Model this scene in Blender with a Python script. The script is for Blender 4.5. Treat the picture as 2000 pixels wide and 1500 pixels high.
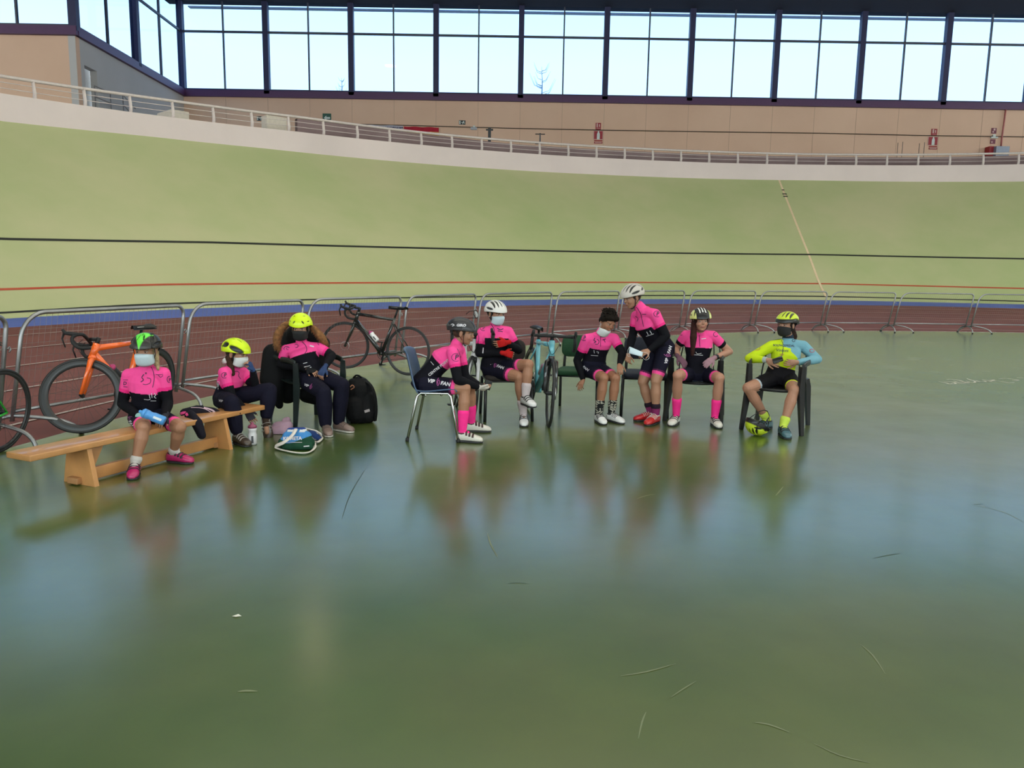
import bpy, bmesh, math, random
import numpy as np
from mathutils import Vector, Matrix, Quaternion
from mathutils.bvhtree import BVHTree

PI = math.pi
sc = bpy.context.scene
for o in list(bpy.data.objects): bpy.data.objects.remove(o)
COL = sc.collection

# ---------------------------------------------------------------- camera
F = 1500.0; PITCH = math.radians(8.4); ROLL = math.radians(0.95); EYE = 1.5
cd = bpy.data.cameras.new('camera'); cam = bpy.data.objects.new('camera', cd); COL.objects.link(cam)
cd.sensor_width = 36; cd.lens = 36 * F / 2000; cd.clip_end = 500
_fw = Vector((0, math.cos(PITCH), -math.sin(PITCH)))
_u0 = Vector((0, math.sin(PITCH), math.cos(PITCH)))
_r = Vector((1, 0, 0)) * math.cos(ROLL) + _u0 * math.sin(ROLL)
_u = _u0 * math.cos(ROLL) - Vector((1, 0, 0)) * math.sin(ROLL)
cam.matrix_world = Matrix(((_r.x, _u.x, -_fw.x, 0), (_r.y, _u.y, -_fw.y, 0), (_r.z, _u.z, -_fw.z, EYE), (0, 0, 0, 1)))
sc.camera = cam

# ---------------------------------------------------------------- daylight and exposure
wd = bpy.data.worlds.new('sky'); sc.world = wd; wd.use_nodes = True
nt = wd.node_tree; nt.nodes.clear()
_o = nt.nodes.new('ShaderNodeOutputWorld'); _b = nt.nodes.new('ShaderNodeBackground')
_tc = nt.nodes.new('ShaderNodeTexCoord'); _sx = nt.nodes.new('ShaderNodeSeparateXYZ')
_cr = nt.nodes.new('ShaderNodeValToRGB')
nt.links.new(_tc.outputs['Generated'], _sx.inputs[0]); nt.links.new(_sx.outputs['Z'], _cr.inputs[0])
nt.links.new(_cr.outputs[0], _b.inputs[0]); nt.links.new(_b.outputs[0], _o.inputs[0])
_e = _cr.color_ramp.elements
_e[0].position = 0.0; _e[0].color = (0.93, 1.0, 1.0, 1)
_e[1].position = 1.0; _e[1].color = (0.80, 0.90, 1.0, 1)
_m = _e.new(0.24); _m.color = (0.93, 1.0, 1.0, 1)
_m = _e.new(0.36); _m.color = (0.72, 0.97, 1.0, 1)
_m = _e.new(0.6); _m.color = (0.85, 0.95, 1.0, 1)
_b.inputs[1].default_value = 5.9
vs = sc.view_settings
vs.view_transform = 'Standard'; vs.look = 'None'; vs.gamma = 1; vs.use_curve_mapping = False; vs.exposure = 0.0

# ---------------------------------------------------------------- pixel -> place helpers (photo measured as 2000 x 1500)
def ray(x, y): return _fw + _r * ((x - 1000) / F) - _u * ((y - 750) / F)
def G(x, y, z=0.0):
    d = ray(x, y); return Vector((0, 0, EYE)) + d * ((z - EYE) / d.z)
def AT(x, y, Y):
    d = ray(x, y); return Vector((0, 0, EYE)) + d * (Y / d.y)
CX, CY = 13.2, 4.2
def CYL(x, y, R):
    d = ray(x, y); a = d.x**2 + d.y**2; b = -2*(d.x*CX + d.y*CY); c = CX*CX + CY*CY - R*R
    t = (-b + math.sqrt(b*b - 4*a*c)) / 2 / a; P = d * t
    return math.degrees(math.atan2(P.y - CY, P.x - CX)), P.z + EYE

# ---------------------------------------------------------------- materials
MATS = {}
def mat(name, col=(.5, .5, .5), rough=.5, metal=0.0, var=0.06, scale=12.0, bump=0.0, bscale=60.0, spec=0.5, coat=0.0, attr=None, sheen=0.0):
    if name in MATS: return MATS[name]
    m = bpy.data.materials.new(name); m.use_nodes = True; n = m.node_tree; bs = n.nodes['Principled BSDF']
    bs.inputs['Roughness'].default_value = rough; bs.inputs['Metallic'].default_value = metal
    bs.inputs['Specular IOR Level'].default_value = spec; bs.inputs['Coat Weight'].default_value = coat
    bs.inputs['Sheen Weight'].default_value = sheen
    tc = n.nodes.new('ShaderNodeTexCoord')
    no = n.nodes.new('ShaderNodeTexNoise'); no.inputs['Scale'].default_value = scale; no.inputs['Detail'].default_value = 4
    n.links.new(tc.outputs['Object'], no.inputs['Vector'])
    mr = n.nodes.new('ShaderNodeMapRange'); mr.inputs[3].default_value = 1 - var; mr.inputs[4].default_value = 1 + var
    mr.inputs[1].default_value = .3; mr.inputs[2].default_value = .7
    n.links.new(no.outputs[0], mr.inputs[0])
    mx = n.nodes.new('ShaderNodeMix'); mx.data_type = 'RGBA'; mx.blend_type = 'MULTIPLY'; mx.inputs[0].default_value = 1
    n.links.new(mr.outputs[0], mx.inputs[7])
    if attr:
        at = n.nodes.new('ShaderNodeAttribute'); at.attribute_name = attr; n.links.new(at.outputs['Color'], mx.inputs[6])
    else: mx.inputs[6].default_value = (*col, 1)
    n.links.new(mx.outputs[2], bs.inputs['Base Color'])
    if bump:
        nb = n.nodes.new('ShaderNodeTexNoise'); nb.inputs['Scale'].default_value = bscale; nb.inputs['Detail'].default_value = 3
        n.links.new(tc.outputs['Object'], nb.inputs['Vector'])
        bu = n.nodes.new('ShaderNodeBump'); bu.inputs['Strength'].default_value = bump; bu.inputs['Distance'].default_value = .01
        n.links.new(nb.outputs[0], bu.inputs['Height']); n.links.new(bu.outputs[0], bs.inputs['Normal'])
    MATS[name] = m; return m

# ---------------------------------------------------------------- mesh accumulator
def _frame(d, hint=None):
    d = d.normalized(); h = hint if hint is not None else (Vector((0, 0, 1)) if abs(d.z) < .95 else Vector((1, 0, 0)))
    a = h.cross(d)
    if a.length < 1e-6: a = Vector((0, 1, 0)).cross(d)
    a.normalize(); return a, d.cross(a).normalized()
class MB:
    def __init__(s): s.v = []; s.f = []; s.m = []; s.sm = []; s.mats = []
    def mi(s, m):
        if m not in s.mats: s.mats.append(m)
        return s.mats.index(m)
    def add(s, vs, fs, m, smooth=False):
        b = len(s.v); s.v += [tuple(p) for p in vs]; k = s.mi(m)
        for f in fs: s.f.append(tuple(b + i for i in f)); s.m.append(k); s.sm.append(smooth)
        return s
    def box(s, c, size, m, R=None, taper=None, bev=0.0):
        c = Vector(c); hx, hy, hz = size[0]/2, size[1]/2, size[2]/2
        if bev > 0: return s.bbox(c, size, m, R, bev)
        P = []
        for z in (-hz, hz):
            k = 1.0 if (taper is None or z < 0) else taper
            for x, y in ((-hx, -hy), (hx, -hy), (hx, hy), (-hx, hy)):
                p = Vector((x*k, y*k, z)); P.append(c + (R @ p if R is not None else p))
        return s.add(P, [(3, 2, 1, 0), (4, 5, 6, 7), (0, 1, 5, 4), (1, 2, 6, 5), (2, 3, 7, 6), (3, 0, 4, 7)], m)
    def bbox(s, c, size, m, R, b):
        bm = bmesh.new(); bmesh.ops.create_cube(bm, size=1); bmesh.ops.scale(bm, vec=size, verts=bm.verts)
        bmesh.ops.bevel(bm, geom=bm.edges[:], offset=min(b, min(size)*.45), segments=2, affect='EDGES', profile=.6)
        P = [c + (R @ v.co if R is not None else v.co) for v in bm.verts]; bm.verts.index_update()
        Fs = [tuple(v.index for v in f.verts) for f in bm.faces]; bm.free(); return s.add(P, Fs, m, True)
    def tube(s, pts, r, m, n=8, closed=False, caps=True, flat=None, hint=None, smooth=True):
        pts = [Vector(p) for p in pts]; N = len(pts)
        rs = r if isinstance(r, (list, tuple)) else [r]*N
        P = []; prev = None
        for i, p in enumerate(pts):
            if closed: d = pts[(i+1) % N] - pts[i-1]
            else: d = pts[min(i+1, N-1)] - pts[max(i-1, 0)]
            if d.length < 1e-9: d = Vector((0, 0, 1))
            d.normalize()
            if prev is None: a, b = _frame(d, hint)
            else:
                a = prev - d * prev.dot(d); a.normalize(); b = d.cross(a)
            prev = a
            fx, fy = (1, 1) if flat is None else flat
            for k in range(n):
                t = 2*PI*k/n; P.append(p + a*math.cos(t)*rs[i]*fx + b*math.sin(t)*rs[i]*fy)
        Fs = []
        L = N if closed else N-1
        for i in range(L):
            j = (i+1) % N
            for k in range(n):
                k2 = (k+1) % n; Fs.append((i*n+k, i*n+k2, j*n+k2, j*n+k))
        if caps and not closed:
            Fs.append(tuple(range(n-1, -1, -1))); Fs.append(tuple((N-1)*n + k for k in range(n)))
        return s.add(P, Fs, m, smooth)
    def ball(s, c, r, m, R=None, nu=12, nv=8):
        c = Vector(c); r = (r, r, r) if not isinstance(r, (tuple, list)) else r
        P = []; Fs = []
        for j in range(1, nv):
            ph = PI*j/nv
            for i in range(nu):
                th = 2*PI*i/nu; q = Vector((r[0]*math.sin(ph)*math.cos(th), r[1]*math.sin(ph)*math.sin(th), r[2]*math.cos(ph)))
                P.append(c + (R @ q if R is not None else q))
        top = len(P); q = Vector((0, 0, r[2])); P.append(c + (R @ q if R is not None else q)); P.append(c - (R @ q if R is not None else q))
        for j in range(nv-2):
            for i in range(nu):
                k = (i+1) % nu; Fs.append((j*nu+i, (j+1)*nu+i, (j+1)*nu+k, j*nu+k))
        for i in range(nu):
            k = (i+1) % nu; Fs.append((top, i, k)); Fs.append((top+1, (nv-2)*nu+k, (nv-2)*nu+i))
        return s.add(P, Fs, m, True)
    def lathe(s, c, prof, m, n=20, R=None, smooth=True):
        c = Vector(c); P = []; Fs = []
        for (r, z) in prof:
            for i in range(n):
                t = 2*PI*i/n; q = Vector((max(r, 1e-4)*math.cos(t), max(r, 1e-4)*math.sin(t), z)); P.append(c + (R @ q if R is not None else q))
        for j in range(len(prof)-1):
            for i in range(n):
                k = (i+1) % n; Fs.append((j*n+i, j*n+k, (j+1)*n+k, (j+1)*n+i))
        Fs.append(tuple(range(n-1, -1, -1))); Fs.append(tuple((len(prof)-1)*n+i for i in range(n)))
        return s.add(P, Fs, m, smooth)
    def ring(s, c, ax, R, r, m, n=48, k=8, flat=None):
        a, b = _frame(Vector(ax)); c = Vector(c)
        pts = [c + (a*math.cos(2*PI*i/n) + b*math.sin(2*PI*i/n))*R for i in range(n)]
        return s.tube(pts, r, m, k, closed=True, flat=flat)
    def prism(s, outline, e1, e2, o, th, m, smooth=False):
        """outline 2D in axes e1,e2 about o, thickness vector th (both sides)"""
        e1 = Vector(e1); e2 = Vector(e2); o = Vector(o); th = Vector(th); n = len(outline)
        A = [o + e1*x + e2*y - th/2 for x, y in outline]; B = [p + th for p in A]
        Fs = [tuple(range(n-1, -1, -1)), tuple(range(n, 2*n))] + [(i, (i+1) % n, n+(i+1) % n, n+i) for i in range(n)]
        return s.add(A+B, Fs, m, smooth)
    def sheet(s, grid, m, th=None, smooth=True):
        """grid[i][j] of points"""
        a = len(grid); b = len(grid[0]); P = [Vector(p) for row in grid for p in row]
        Fs = [(i*b+j, i*b+j+1, (i+1)*b+j+1, (i+1)*b+j) for i in range(a-1) for j in range(b-1)]
        if th is None: return s.add(P, Fs, m, smooth)
        th = Vector(th) if not isinstance(th, float) else None
        Q = [p + th for p in P]; n = a*b
        Fs = [f[::-1] for f in Fs] + [tuple(n+i for i in f) for f in Fs]
        bd = [j for j in range(b)] + [i*b+b-1 for i in range(1, a)] + [(a-1)*b+j for j in range(b-2, -1, -1)] + [i*b for i in range(a-2, 0, -1)]
        for i in range(len(bd)): x, y = bd[i], bd[(i+1) % len(bd)]; Fs.append((x, y, n+y, n+x))
        return s.add(P+Q, Fs, m, smooth)
    def build(s, name, parent=None, M=None, **kw):
        me = bpy.data.meshes.new(name); V = s.v
        if M is not None: V = [tuple(M @ Vector(p)) for p in V]
        me.from_pydata(V, [], s.f); 
        for m in s.mats: me.materials.append(m)
        me.polygons.foreach_set('material_index', s.m); me.polygons.foreach_set('use_smooth', s.sm)
        me.update(); 
        bm = bmesh.new(); bm.from_mesh(me); bmesh.ops.recalc_face_normals(bm, faces=bm.faces) if kw.pop('fixn', True) else None
        bm.to_mesh(me); bm.free()
        o = bpy.data.objects.new(name, me); COL.objects.link(o)
        if parent is not None: o.parent = parent
        for k, v in kw.items(): o[k] = v
        return o
def empty(name, loc=(0, 0, 0), rz=0.0, M=None, **kw):
    o = bpy.data.objects.new(name, None); COL.objects.link(o); o.empty_display_size = .1
    if M is not None: o.matrix_world = M
    else: o.location = loc; o.rotation_euler = (0, 0, rz)
    for k, v in kw.items(): o[k] = v
    return o
def recenter(o, p=None):
    """move a single mesh object's origin to the base of its geometry"""
    me = o.data; co = np.empty(len(me.vertices)*3); me.vertices.foreach_get('co', co); co = co.reshape(-1, 3)
    c = np.array([(co[:, 0].min()+co[:, 0].max())/2, (co[:, 1].min()+co[:, 1].max())/2, co[:, 2].min()]) if p is None else np.array(p)
    me.vertices.foreach_set('co', (co - c).ravel()); o.location = tuple(c); me.update(); return o
def thing(mb, name, label, category, **kw):
    o = mb.build(name, **kw); o['label'] = label; o['category'] = category; return recenter(o)
def dup(root):
    c = root.copy(); COL.objects.link(c)
    for ch in [x for x in bpy.data.objects if x.parent == root]:
        d = dup(ch); d.parent = c
    return c
def text_mesh(body, size, extrude=0.0, bold=0.0, align='CENTER'):
    cu = bpy.data.curves.new('t', 'FONT'); cu.body = body; cu.size = size; cu.extrude = extrude; cu.offset = bold; cu.align_x = align; cu.align_y = 'CENTER'
    cu.resolution_u = 3
    o = bpy.data.objects.new('t', cu); COL.objects.link(o)
    dg = bpy.context.evaluated_depsgraph_get(); me = bpy.data.meshes.new_from_object(o.evaluated_get(dg))
    V = [v.co.copy() for v in me.vertices]; Fs = [tuple(p.vertices) for p in me.polygons]
    bpy.data.objects.remove(o); bpy.data.curves.remove(cu); bpy.data.meshes.remove(me); return V, Fs
def smooth_pts(pts, k=4):
    """catmull-rom through points"""
    P = [Vector(p) for p in pts]; out = []
    for i in range(len(P)-1):
        p0 = P[max(i-1, 0)]; p1 = P[i]; p2 = P[i+1]; p3 = P[min(i+2, len(P)-1)]
        for j in range(k):
            t = j/k; out.append(.5*((2*p1) + (p2-p0)*t + (2*p0-5*p1+4*p2-p3)*t*t + (3*p1-p0-3*p2+p3)*t**3))
    out.append(P[-1]); return out
# ================================================================ STRUCTURE
def interp(tab, a):
    T = sorted(tab); 
    if a <= T[0][0]: return T[0][1]
    if a >= T[-1][0]: return T[-1][1]
    for (a0, z0), (a1, z1) in zip(T, T[1:]):
        if a0 <= a <= a1: return z0 + (z1-z0)*(a-a0)/(a1-a0)
# radius, then height by angle round the bend (measured)
RB = [  # name, R, [(angle, z)...]
 ('B', 23.5, [(158, .40), (142, .41), (125, .44), (105, .47), (86, .485), (78, .47)]),
 ('C', 24.8, [(156, .46), (147, .50), (131, .54), (113, .57), (94, .595), (77, .58)]),
 ('D', 25.0, [(156, .55), (149, .615), (131, .64), (113, .68), (94, .725), (77, .68)]),
 ('E', 25.7, [(155, .96), (147, 1.03), (130, 1.07), (112, 1.13), (93, 1.19), (76, 1.14)]),
 ('F', 27.0, [(153, 1.98), (142, 2.11), (128, 2.18), (110, 2.25), (92, 2.33), (76, 2.28)]),
 ('G', 31.3, [(148, 5.13), (141, 5.32), (134, 5.44), (123, 5.53), (107, 5.65), (89, 5.73), (74, 5.68)]),
 ('H', 31.5, [(148, 5.87), (142, 5.98), (132, 6.18), (123, 6.27), (106, 6.40), (89, 6.46), (74, 6.45)]),
 ('I', 31.5, [(148, 6.29), (140, 6.50), (131, 6.68), (123, 6.72), (106, 6.85), (98, 6.88), (74, 6.90)])]
RT = {n: (R, t) for n, R, t in RB}
def ZP(n, a): return interp(RT[n][1], a)
def pol(R, a, z=0.0): return Vector((CX + R*math.cos(math.radians(a)), CY + R*math.sin(math.radians(a)), z))
RA_T = [(73, 17.75), (83, 17.55), (97, 17.5), (111, 17.6), (120, 17.33), (135, 17.18), (150, 17.25), (165, 17.33), (185, 17.5)]
def RA(a): return interp(RA_T, a)
ANG = [20 + i*1.5 for i in range(118)]
def zprof(R, a):
    ks = [(RA(a), 0.0)] + [(RT[n][0], ZP(n, a)) for n in 'BCDEFG']
    return interp(ks, R)

# --- infield floor: green sealed resin, scuffed, semi gloss
def floor_mat():
    m = bpy.data.materials.new('green_resin_floor'); m.use_nodes = True; n = m.node_tree; bs = n.nodes['Principled BSDF']
    tc = n.nodes.new('ShaderNodeTexCoord')
    def noise(s, d=4, rough=.55, stretch=None):
        x = n.nodes.new('ShaderNodeTexNoise'); x.inputs['Scale'].default_value = s; x.inputs['Detail'].default_value = d; x.inputs['Roughness'].default_value = rough
        if stretch:
            mp = n.nodes.new('ShaderNodeMapping'); mp.inputs['Scale'].default_value = stretch; mp.inputs['Rotation'].default_value = (0, 0, .6)
            n.links.new(tc.outputs['Object'], mp.inputs[0]); n.links.new(mp.outputs[0], x.inputs['Vector'])
        else: n.links.new(tc.outputs['Object'], x.inputs['Vector'])
        return x
    a = noise(.35); c = n.nodes.new('ShaderNodeValToRGB'); n.links.new(a.outputs[0], c.inputs[0])
    c.color_ramp.elements[0].position = .38; c.color_ramp.elements[0].color = (.045, .088, .010, 1)
    c.color_ramp.elements[1].position = .62; c.color_ramp.elements[1].color = (.090, .106, .022, 1)
    b = noise(2.2, 6); c2 = n.nodes.new('ShaderNodeMapRange'); c2.inputs[1].default_value = .1; c2.inputs[2].default_value = .9; c2.inputs[3].default_value = .8; c2.inputs[4].default_value = 1.2
    n.links.new(b.outputs[0], c2.inputs[0])
    mx = n.nodes.new('ShaderNodeMix'); mx.data_type = 'RGBA'; mx.blend_type = 'MULTIPLY'; mx.inputs[0].default_value = 1
    n.links.new(c.outputs[0], mx.inputs[6]); n.links.new(c2.outputs[0], mx.inputs[7])
    n.links.new(mx.outputs[2], bs.inputs['Base Color'])
    rr = noise(1.3, 5); mr = n.nodes.new('ShaderNodeMapRange'); mr.inputs[1].default_value = .1; mr.inputs[2].default_value = .9; mr.inputs[3].default_value = .30; mr.inputs[4].default_value = .55
    n.links.new(rr.outputs[0], mr.inputs[0]); n.links.new(mr.outputs[0], bs.inputs['Roughness'])
    bs.inputs['Specular IOR Level'].default_value = .5; bs.inputs['Coat Weight'].default_value = 1.0; bs.inputs['Coat Roughness'].default_value = .20; bs.inputs['Coat IOR'].default_value = 1.6
    h = noise(16, 3); bu = n.nodes.new('ShaderNodeBump'); bu.inputs['Strength'].default_value = .012; bu.inputs['Distance'].default_value = .01
    n.links.new(h.outputs[0], bu.inputs['Height']); n.links.new(bu.outputs[0], bs.inputs['Normal'])
    return m
fl = MB(); FM = floor_mat()
edge = [pol(RA(a) , a) for a in [-60 + i*2 for i in range(125)]]
ctr = Vector((CX, -2, 0)); outl = [Vector((CX + 40, -9, 0))] 
ring = [pol(RA(a)+.25, a, -.0005) for a in range(-40, 182, 2)]
poly = ring + [Vector((-4.3, -14, 0)), Vector((CX + 14, -14, 0))]
fl.add(poly + [Vector((CX - 6, 1, 0))], [(i, (i+1) % len(poly), len(poly)) for i in range(len(poly))], FM)
f = fl.build('floor', kind='structure')

# --- curved surfaces
def band(mb, ks, m, angs, lift=0.0):
    """ks: list of radius functions"""
    grid = []
    for a in angs:
        row = []
        for k in ks:
            R = k(a) if callable(k) else k
            row.append(pol(R, a, zprof(R, a) + lift))
        grid.append(row)
    mb.sheet(grid, m)
AEXT = [-20 + i*1.5 for i in range(141)]
def surf_mat(name, col, col2, rough, scale, bump=.1, extra=None, spec=.35):
    m = bpy.data.materials.new(name); m.use_nodes = True; n = m.node_tree; bs = n.nodes['Principled BSDF']
    tc = n.nodes.new('ShaderNodeTexCoord')
    a = n.nodes.new('ShaderNodeTexNoise'); a.inputs['Scale'].default_value = scale; a.inputs['Detail'].default_value = 5; a.inputs['Roughness'].default_value = .6
    n.links.new(tc.outputs['Object'], a.inputs['Vector'])
    c = n.nodes.new('ShaderNodeValToRGB'); n.links.new(a.outputs[0], c.inputs[0])
    c.color_ramp.elements[0].position = .36; c.color_ramp.elements[0].color = (*col, 1)
    c.color_ramp.elements[1].position = .66; c.color_ramp.elements[1].color = (*col2, 1)
    n.links.new(c.outputs[0], bs.inputs['Base Color']); bs.inputs['Roughness'].default_value = rough; bs.inputs['Specular IOR Level'].default_value = spec
    if bump:
        nb = n.nodes.new('ShaderNodeTexNoise'); nb.inputs['Scale'].default_value = 40; n.links.new(tc.outputs['Object'], nb.inputs['Vector'])
        bu = n.nodes.new('ShaderNodeBump'); bu.inputs['Strength'].default_value = bump; bu.inputs['Distance'].default_value = .01
        n.links.new(nb.outputs[0], bu.inputs['Height']); n.links.new(bu.outputs[0], bs.inputs['Normal'])
    return m
RED = surf_mat('red_running_track', (.150, .045, .040), (.186, .058, .050), .7, 1.2)
LINE = mat('white_lane_paint', (.42, .33, .30), .6, var=.1)
BLUE = surf_mat('blue_band_paint', (.075, .125, .42), (.09, .14, .47), .6, .8, 0)
GRN = surf_mat('banking_green', (.365, .425, .195), (.485, .475, .270), .65, .14, .05)  # tan tone in the noise imitates warm light patches on the banking
BLK = mat('black_line_paint', (.016, .018, .014), .6)
REDL = mat('red_line_paint', (.45, .07, .03), .6)
PAR = surf_mat('parapet_paint', (.62, .53, .515), (.68, .58, .56), .8, .35, .05)
b = MB(); band(b, [RA, 19.2, 21.3, 23.5], RED, AEXT, 0.0)
b.box((10, 5, -.08), (70, 70, .1), RED) if False else None
_g = MB(); _g.box((10, 30, -.25), (200, 160, .3), mat('light_stop', (.1, .1, .09), .9)); _g.build('floor_light_stop', kind='structure')  # unseen slab added to stop light from below; also the ground outside
b = b; ro = b.build('floor_running_track', kind='structure', fixn=False)
b = MB()
for R in (17.92, 19.1, 20.27, 21.45, 22.62): band(b, [R-.02, R+.02], LINE, AEXT, .008)
b.build('trim_lane_lines', kind='structure', fixn=False)
b = MB(); band(b, [23.5, 24.15, 24.8], BLUE, AEXT); b.build('floor_blue_band', kind='structure', fixn=False)
b = MB(); band(b, [24.8, 25, 25.35, 25.7, 26.3, 27, 28, 29, 30, 31.3], GRN, AEXT); b.build('floor_banked_track', kind='structure', fixn=False)
b = MB(); band(b, [24.97, 25.03], BLK, AEXT, .006); band(b, [26.965, 27.035], BLK, AEXT, .006)
b.build('trim_black_lines', kind='structure', fixn=False)
b = MB(); band(b, [25.67, 25.73], REDL, AEXT, .006); b.build('trim_red_line', kind='structure', fixn=False)
# finish stripe running up the banking with two small black bars
a0, z0 = CYL(1613, 580, 25.0); a1, z1 = CYL(1521.5, 351, 31.3)
WST = mat('cream_stripe', (.72, .55, .36), .6)
def slope_strip(mb, R0, R1, aa0, aa1, w, m, lift=.01, n=14):
    g = []
    for i in range(n+1):
        t = i/n; R = R0 + (R1-R0)*t; a = aa0 + (aa1-aa0)*t; da = math.degrees(w/2/R)
        g.append([pol(R, a-da, zprof(R, a)+lift), pol(R, a+da, zprof(R, a)+lift)])
    mb.sheet(g, m)
b = MB(); slope_strip(b, 25.0, 31.28, a0, a1, .085, WST); b.build('trim_finish_stripe', kind='structure', fixn=False)
b = MB()
for py in (382, 386):
    aa, zz = CYL(1533, py, 30.4); t = .86 + (382-py)*.006; R = 25 + 6.28*t
    ac = a0 + (a1-a0)*t; slope_strip(b, R-.03, R+.03, ac, ac, .20, BLK, .016, 1)
aa = a0 + (a1-a0)*.90; slope_strip(b, 30.62, 30.68, aa, aa, .12, BLK, .016, 1)
b.build('trim_stripe_marks', kind='structure', fixn=False)
# parapet on top of the banking
def wall_band(mb, R0, zf0, zf1, th, m, angs):
    pr = []
    for a in angs:
        pr.append([pol(R0, a, zf0(a)), pol(R0+.0, a, zf1(a)), pol(R0+th, a, zf1(a)), pol(R0+th, a, zf0(a)-.1)])
    mb.sheet(pr, m, smooth=False)
b = MB(); wall_band(b, 31.3, lambda a: ZP('G', a), lambda a: ZP('H', a)*.9935+.0, .22, PAR, AEXT); b.build('wall_parapet', kind='structure', fixn=False)
# concourse slab behind
CON = mat('concourse_concrete', (.30, .27, .26), .8, scale=1)
b = MB(); g = []
for a in AEXT: g.append([pol(31.5, a, 5.6), pol(48, a, 5.6)])
b.sheet(g, CON); b.build('floor_concourse', kind='structure', fixn=False)
# low mauve wall behind the railing
MAU = surf_mat('mauve_low_wall', (.20, .135, .135), (.27, .19, .185), .8, .5)
a_start, _ = CYL(562, 240, 33.2)
tabm = []
for x, y in [(562, 229), (700, 246), (900, 270), (1000, 281), (1200, 293), (1400, 302), (1600, 306), (1800, 307), (2000, 303)]:
    tabm.append(CYL(x, y, 33.2))
b = MB(); wall_band(b, 33.2, lambda a: 5.6, lambda a: interp(tabm, a), .2, MAU, [a for a in [-20 + i*1.5 for i in range(141)] if a <= a_start])
b.build('wall_low_mauve', kind='structure', fixn=False)
# ---- railing: posts are parts, top rail and wires
RW = mat('cream_rail_paint', (.60, .52, .49), .45)
rail = empty('railing', pol(31.5, 100, 6.3), label='cream tubular handrail with thin wires on top of the banking parapet', category='railing')
inv = Matrix.Translation(-Vector(rail.location))
b = MB(); b.tube([pol(31.47, a, ZP('I', a)) for a in AEXT], .045, RW, 8); b.build('handrail', rail, M=inv)
for fr in (.36, .68):
    b = MB(); b.tube([pol(31.47, a, ZP('H', a)*.9935 + (ZP('I', a)-ZP('H', a)*.9935)*fr) for a in AEXT], .011, RW, 5); b.build('wire', rail, M=inv)
posts_px = [(66, 190), (165, 206), (254, 216), (337, 226), (416, 235), (491, 244), (563, 252), (631, 260), (697, 268), (760, 275), (822, 281), (882, 286), (940, 292), (997, 297), (1053, 302), (1109, 306), (1164, 307), (1219, 310), (1274, 312), (1329, 314), (1384, 316), (1440, 317), (1497, 318), (1554, 320), (1612, 321), (1671, 321), (1731, 322), (1792, 322), (1854, 322), (1919, 321), (1988, 320)]
pa = [CYL(x, y, 31.47)[0] for x, y in posts_px]
pa += [pa[-1] - (pa[-2]-pa[-1])*k for k in range(1, 6)]
for a in pa:
    b = MB(); z0_ = ZP('H', a)*.9935 - .06; z1_ = ZP('I', a)
    b.tube([pol(31.44, a, z0_), pol(31.40, a, z0_+.2), pol(31.47, a, z1_)], [.04, .034, .03], RW, 6, flat=(.55, 1.6)); b.build('post', rail, M=inv)

# ---- back wall, windows, ceiling
YW = 45.0
xc = [AT(x, 100, YW).x for x in (354.5, 519, 684, 852, 1017, 1183, 1350, 1516, 1681, 1849)]
STEP = (xc[-1]-xc[0])/9; X0 = xc[0]; XC = [X0 + STEP*i for i in range(14)]
ZS = AT(1000, 194, YW).z; ZT = AT(1000, 14, YW).z; ZM = AT(1000, 71.5, YW).z
WALL = surf_mat('tan_render', (.70, .475, .335), (.75, .52, .37), .85, .25)
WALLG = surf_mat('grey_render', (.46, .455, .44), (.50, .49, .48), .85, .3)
FRM = mat('navy_steel', (.030, .032, .085), .5, spec=.3)
SILL = mat('purple_steel', (.075, .022, .085), .5)
MUL = mat('dark_mullion', (.05, .055, .08), .5)
CEIL = mat('dark_ceiling', (.030, .027, .038), .9)
def glass(name, tint):
    m = bpy.data.materials.new(name); m.use_nodes = True; n = m.node_tree; n.nodes.clear()
    o = n.nodes.new('ShaderNodeOutputMaterial'); t = n.nodes.new('ShaderNodeBsdfTransparent'); t.inputs[0].default_value = (*tint, 1)
    g = n.nodes.new('ShaderNodeBsdfGlossy'); g.inputs['Roughness'].default_value = .02; g.inputs[0].default_value = (.7, .7, .7, 1)
    lw = n.nodes.new('ShaderNodeLayerWeight'); pw = n.nodes.new('ShaderNodeMath'); pw.operation = 'POWER'; pw.inputs[1].default_value = 5
    fr = n.nodes.new('ShaderNodeMapRange'); fr.inputs[3].default_value = .02; fr.inputs[4].default_value = .6; x = n.nodes.new('ShaderNodeMixShader')
    n.links.new(lw.outputs['Facing'], pw.inputs[0]); n.links.new(pw.outputs[0], fr.inputs[0]); n.links.new(fr.outputs[0], x.inputs[0]); n.links.new(t.outputs[0], x.inputs[1]); n.links.new(g.outputs[0], x.inputs[2]); n.links.new(x.outputs[0], o.inputs[0]); return m
GL = glass('solar_glass', (.402, .500, .640)); GLR = glass('added_roof_glass', (.98, .92, .81))  # roof panes tinted warm to offset the blue window light
XR = XC[-1]
b = MB(); b.box(((X0+XR)/2, YW+.15, (5.5+ZS)/2), (XR-X0+.6, .3, ZS-5.5), WALL)
JNT = mat('joint', (.50, .34, .24), .9)
for x in XC[:-1]:
    for dx in (0, STEP/2): b.box((x+dx, YW-.003, (5.6+ZS-.15)/2), (.02, .01, ZS-5.75), JNT)
b.build('wall_back', kind='structure')
b = MB(); b.box(((X0+XR)/2, YW, ZS+.04), (XR-X0+.3, .34, .36), SILL); b.box(((X0+XR)/2, YW-.02, ZS+.235), (XR-X0+.3, .3, .05), FRM); b.build('trim_sill', kind='structure')
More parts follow.
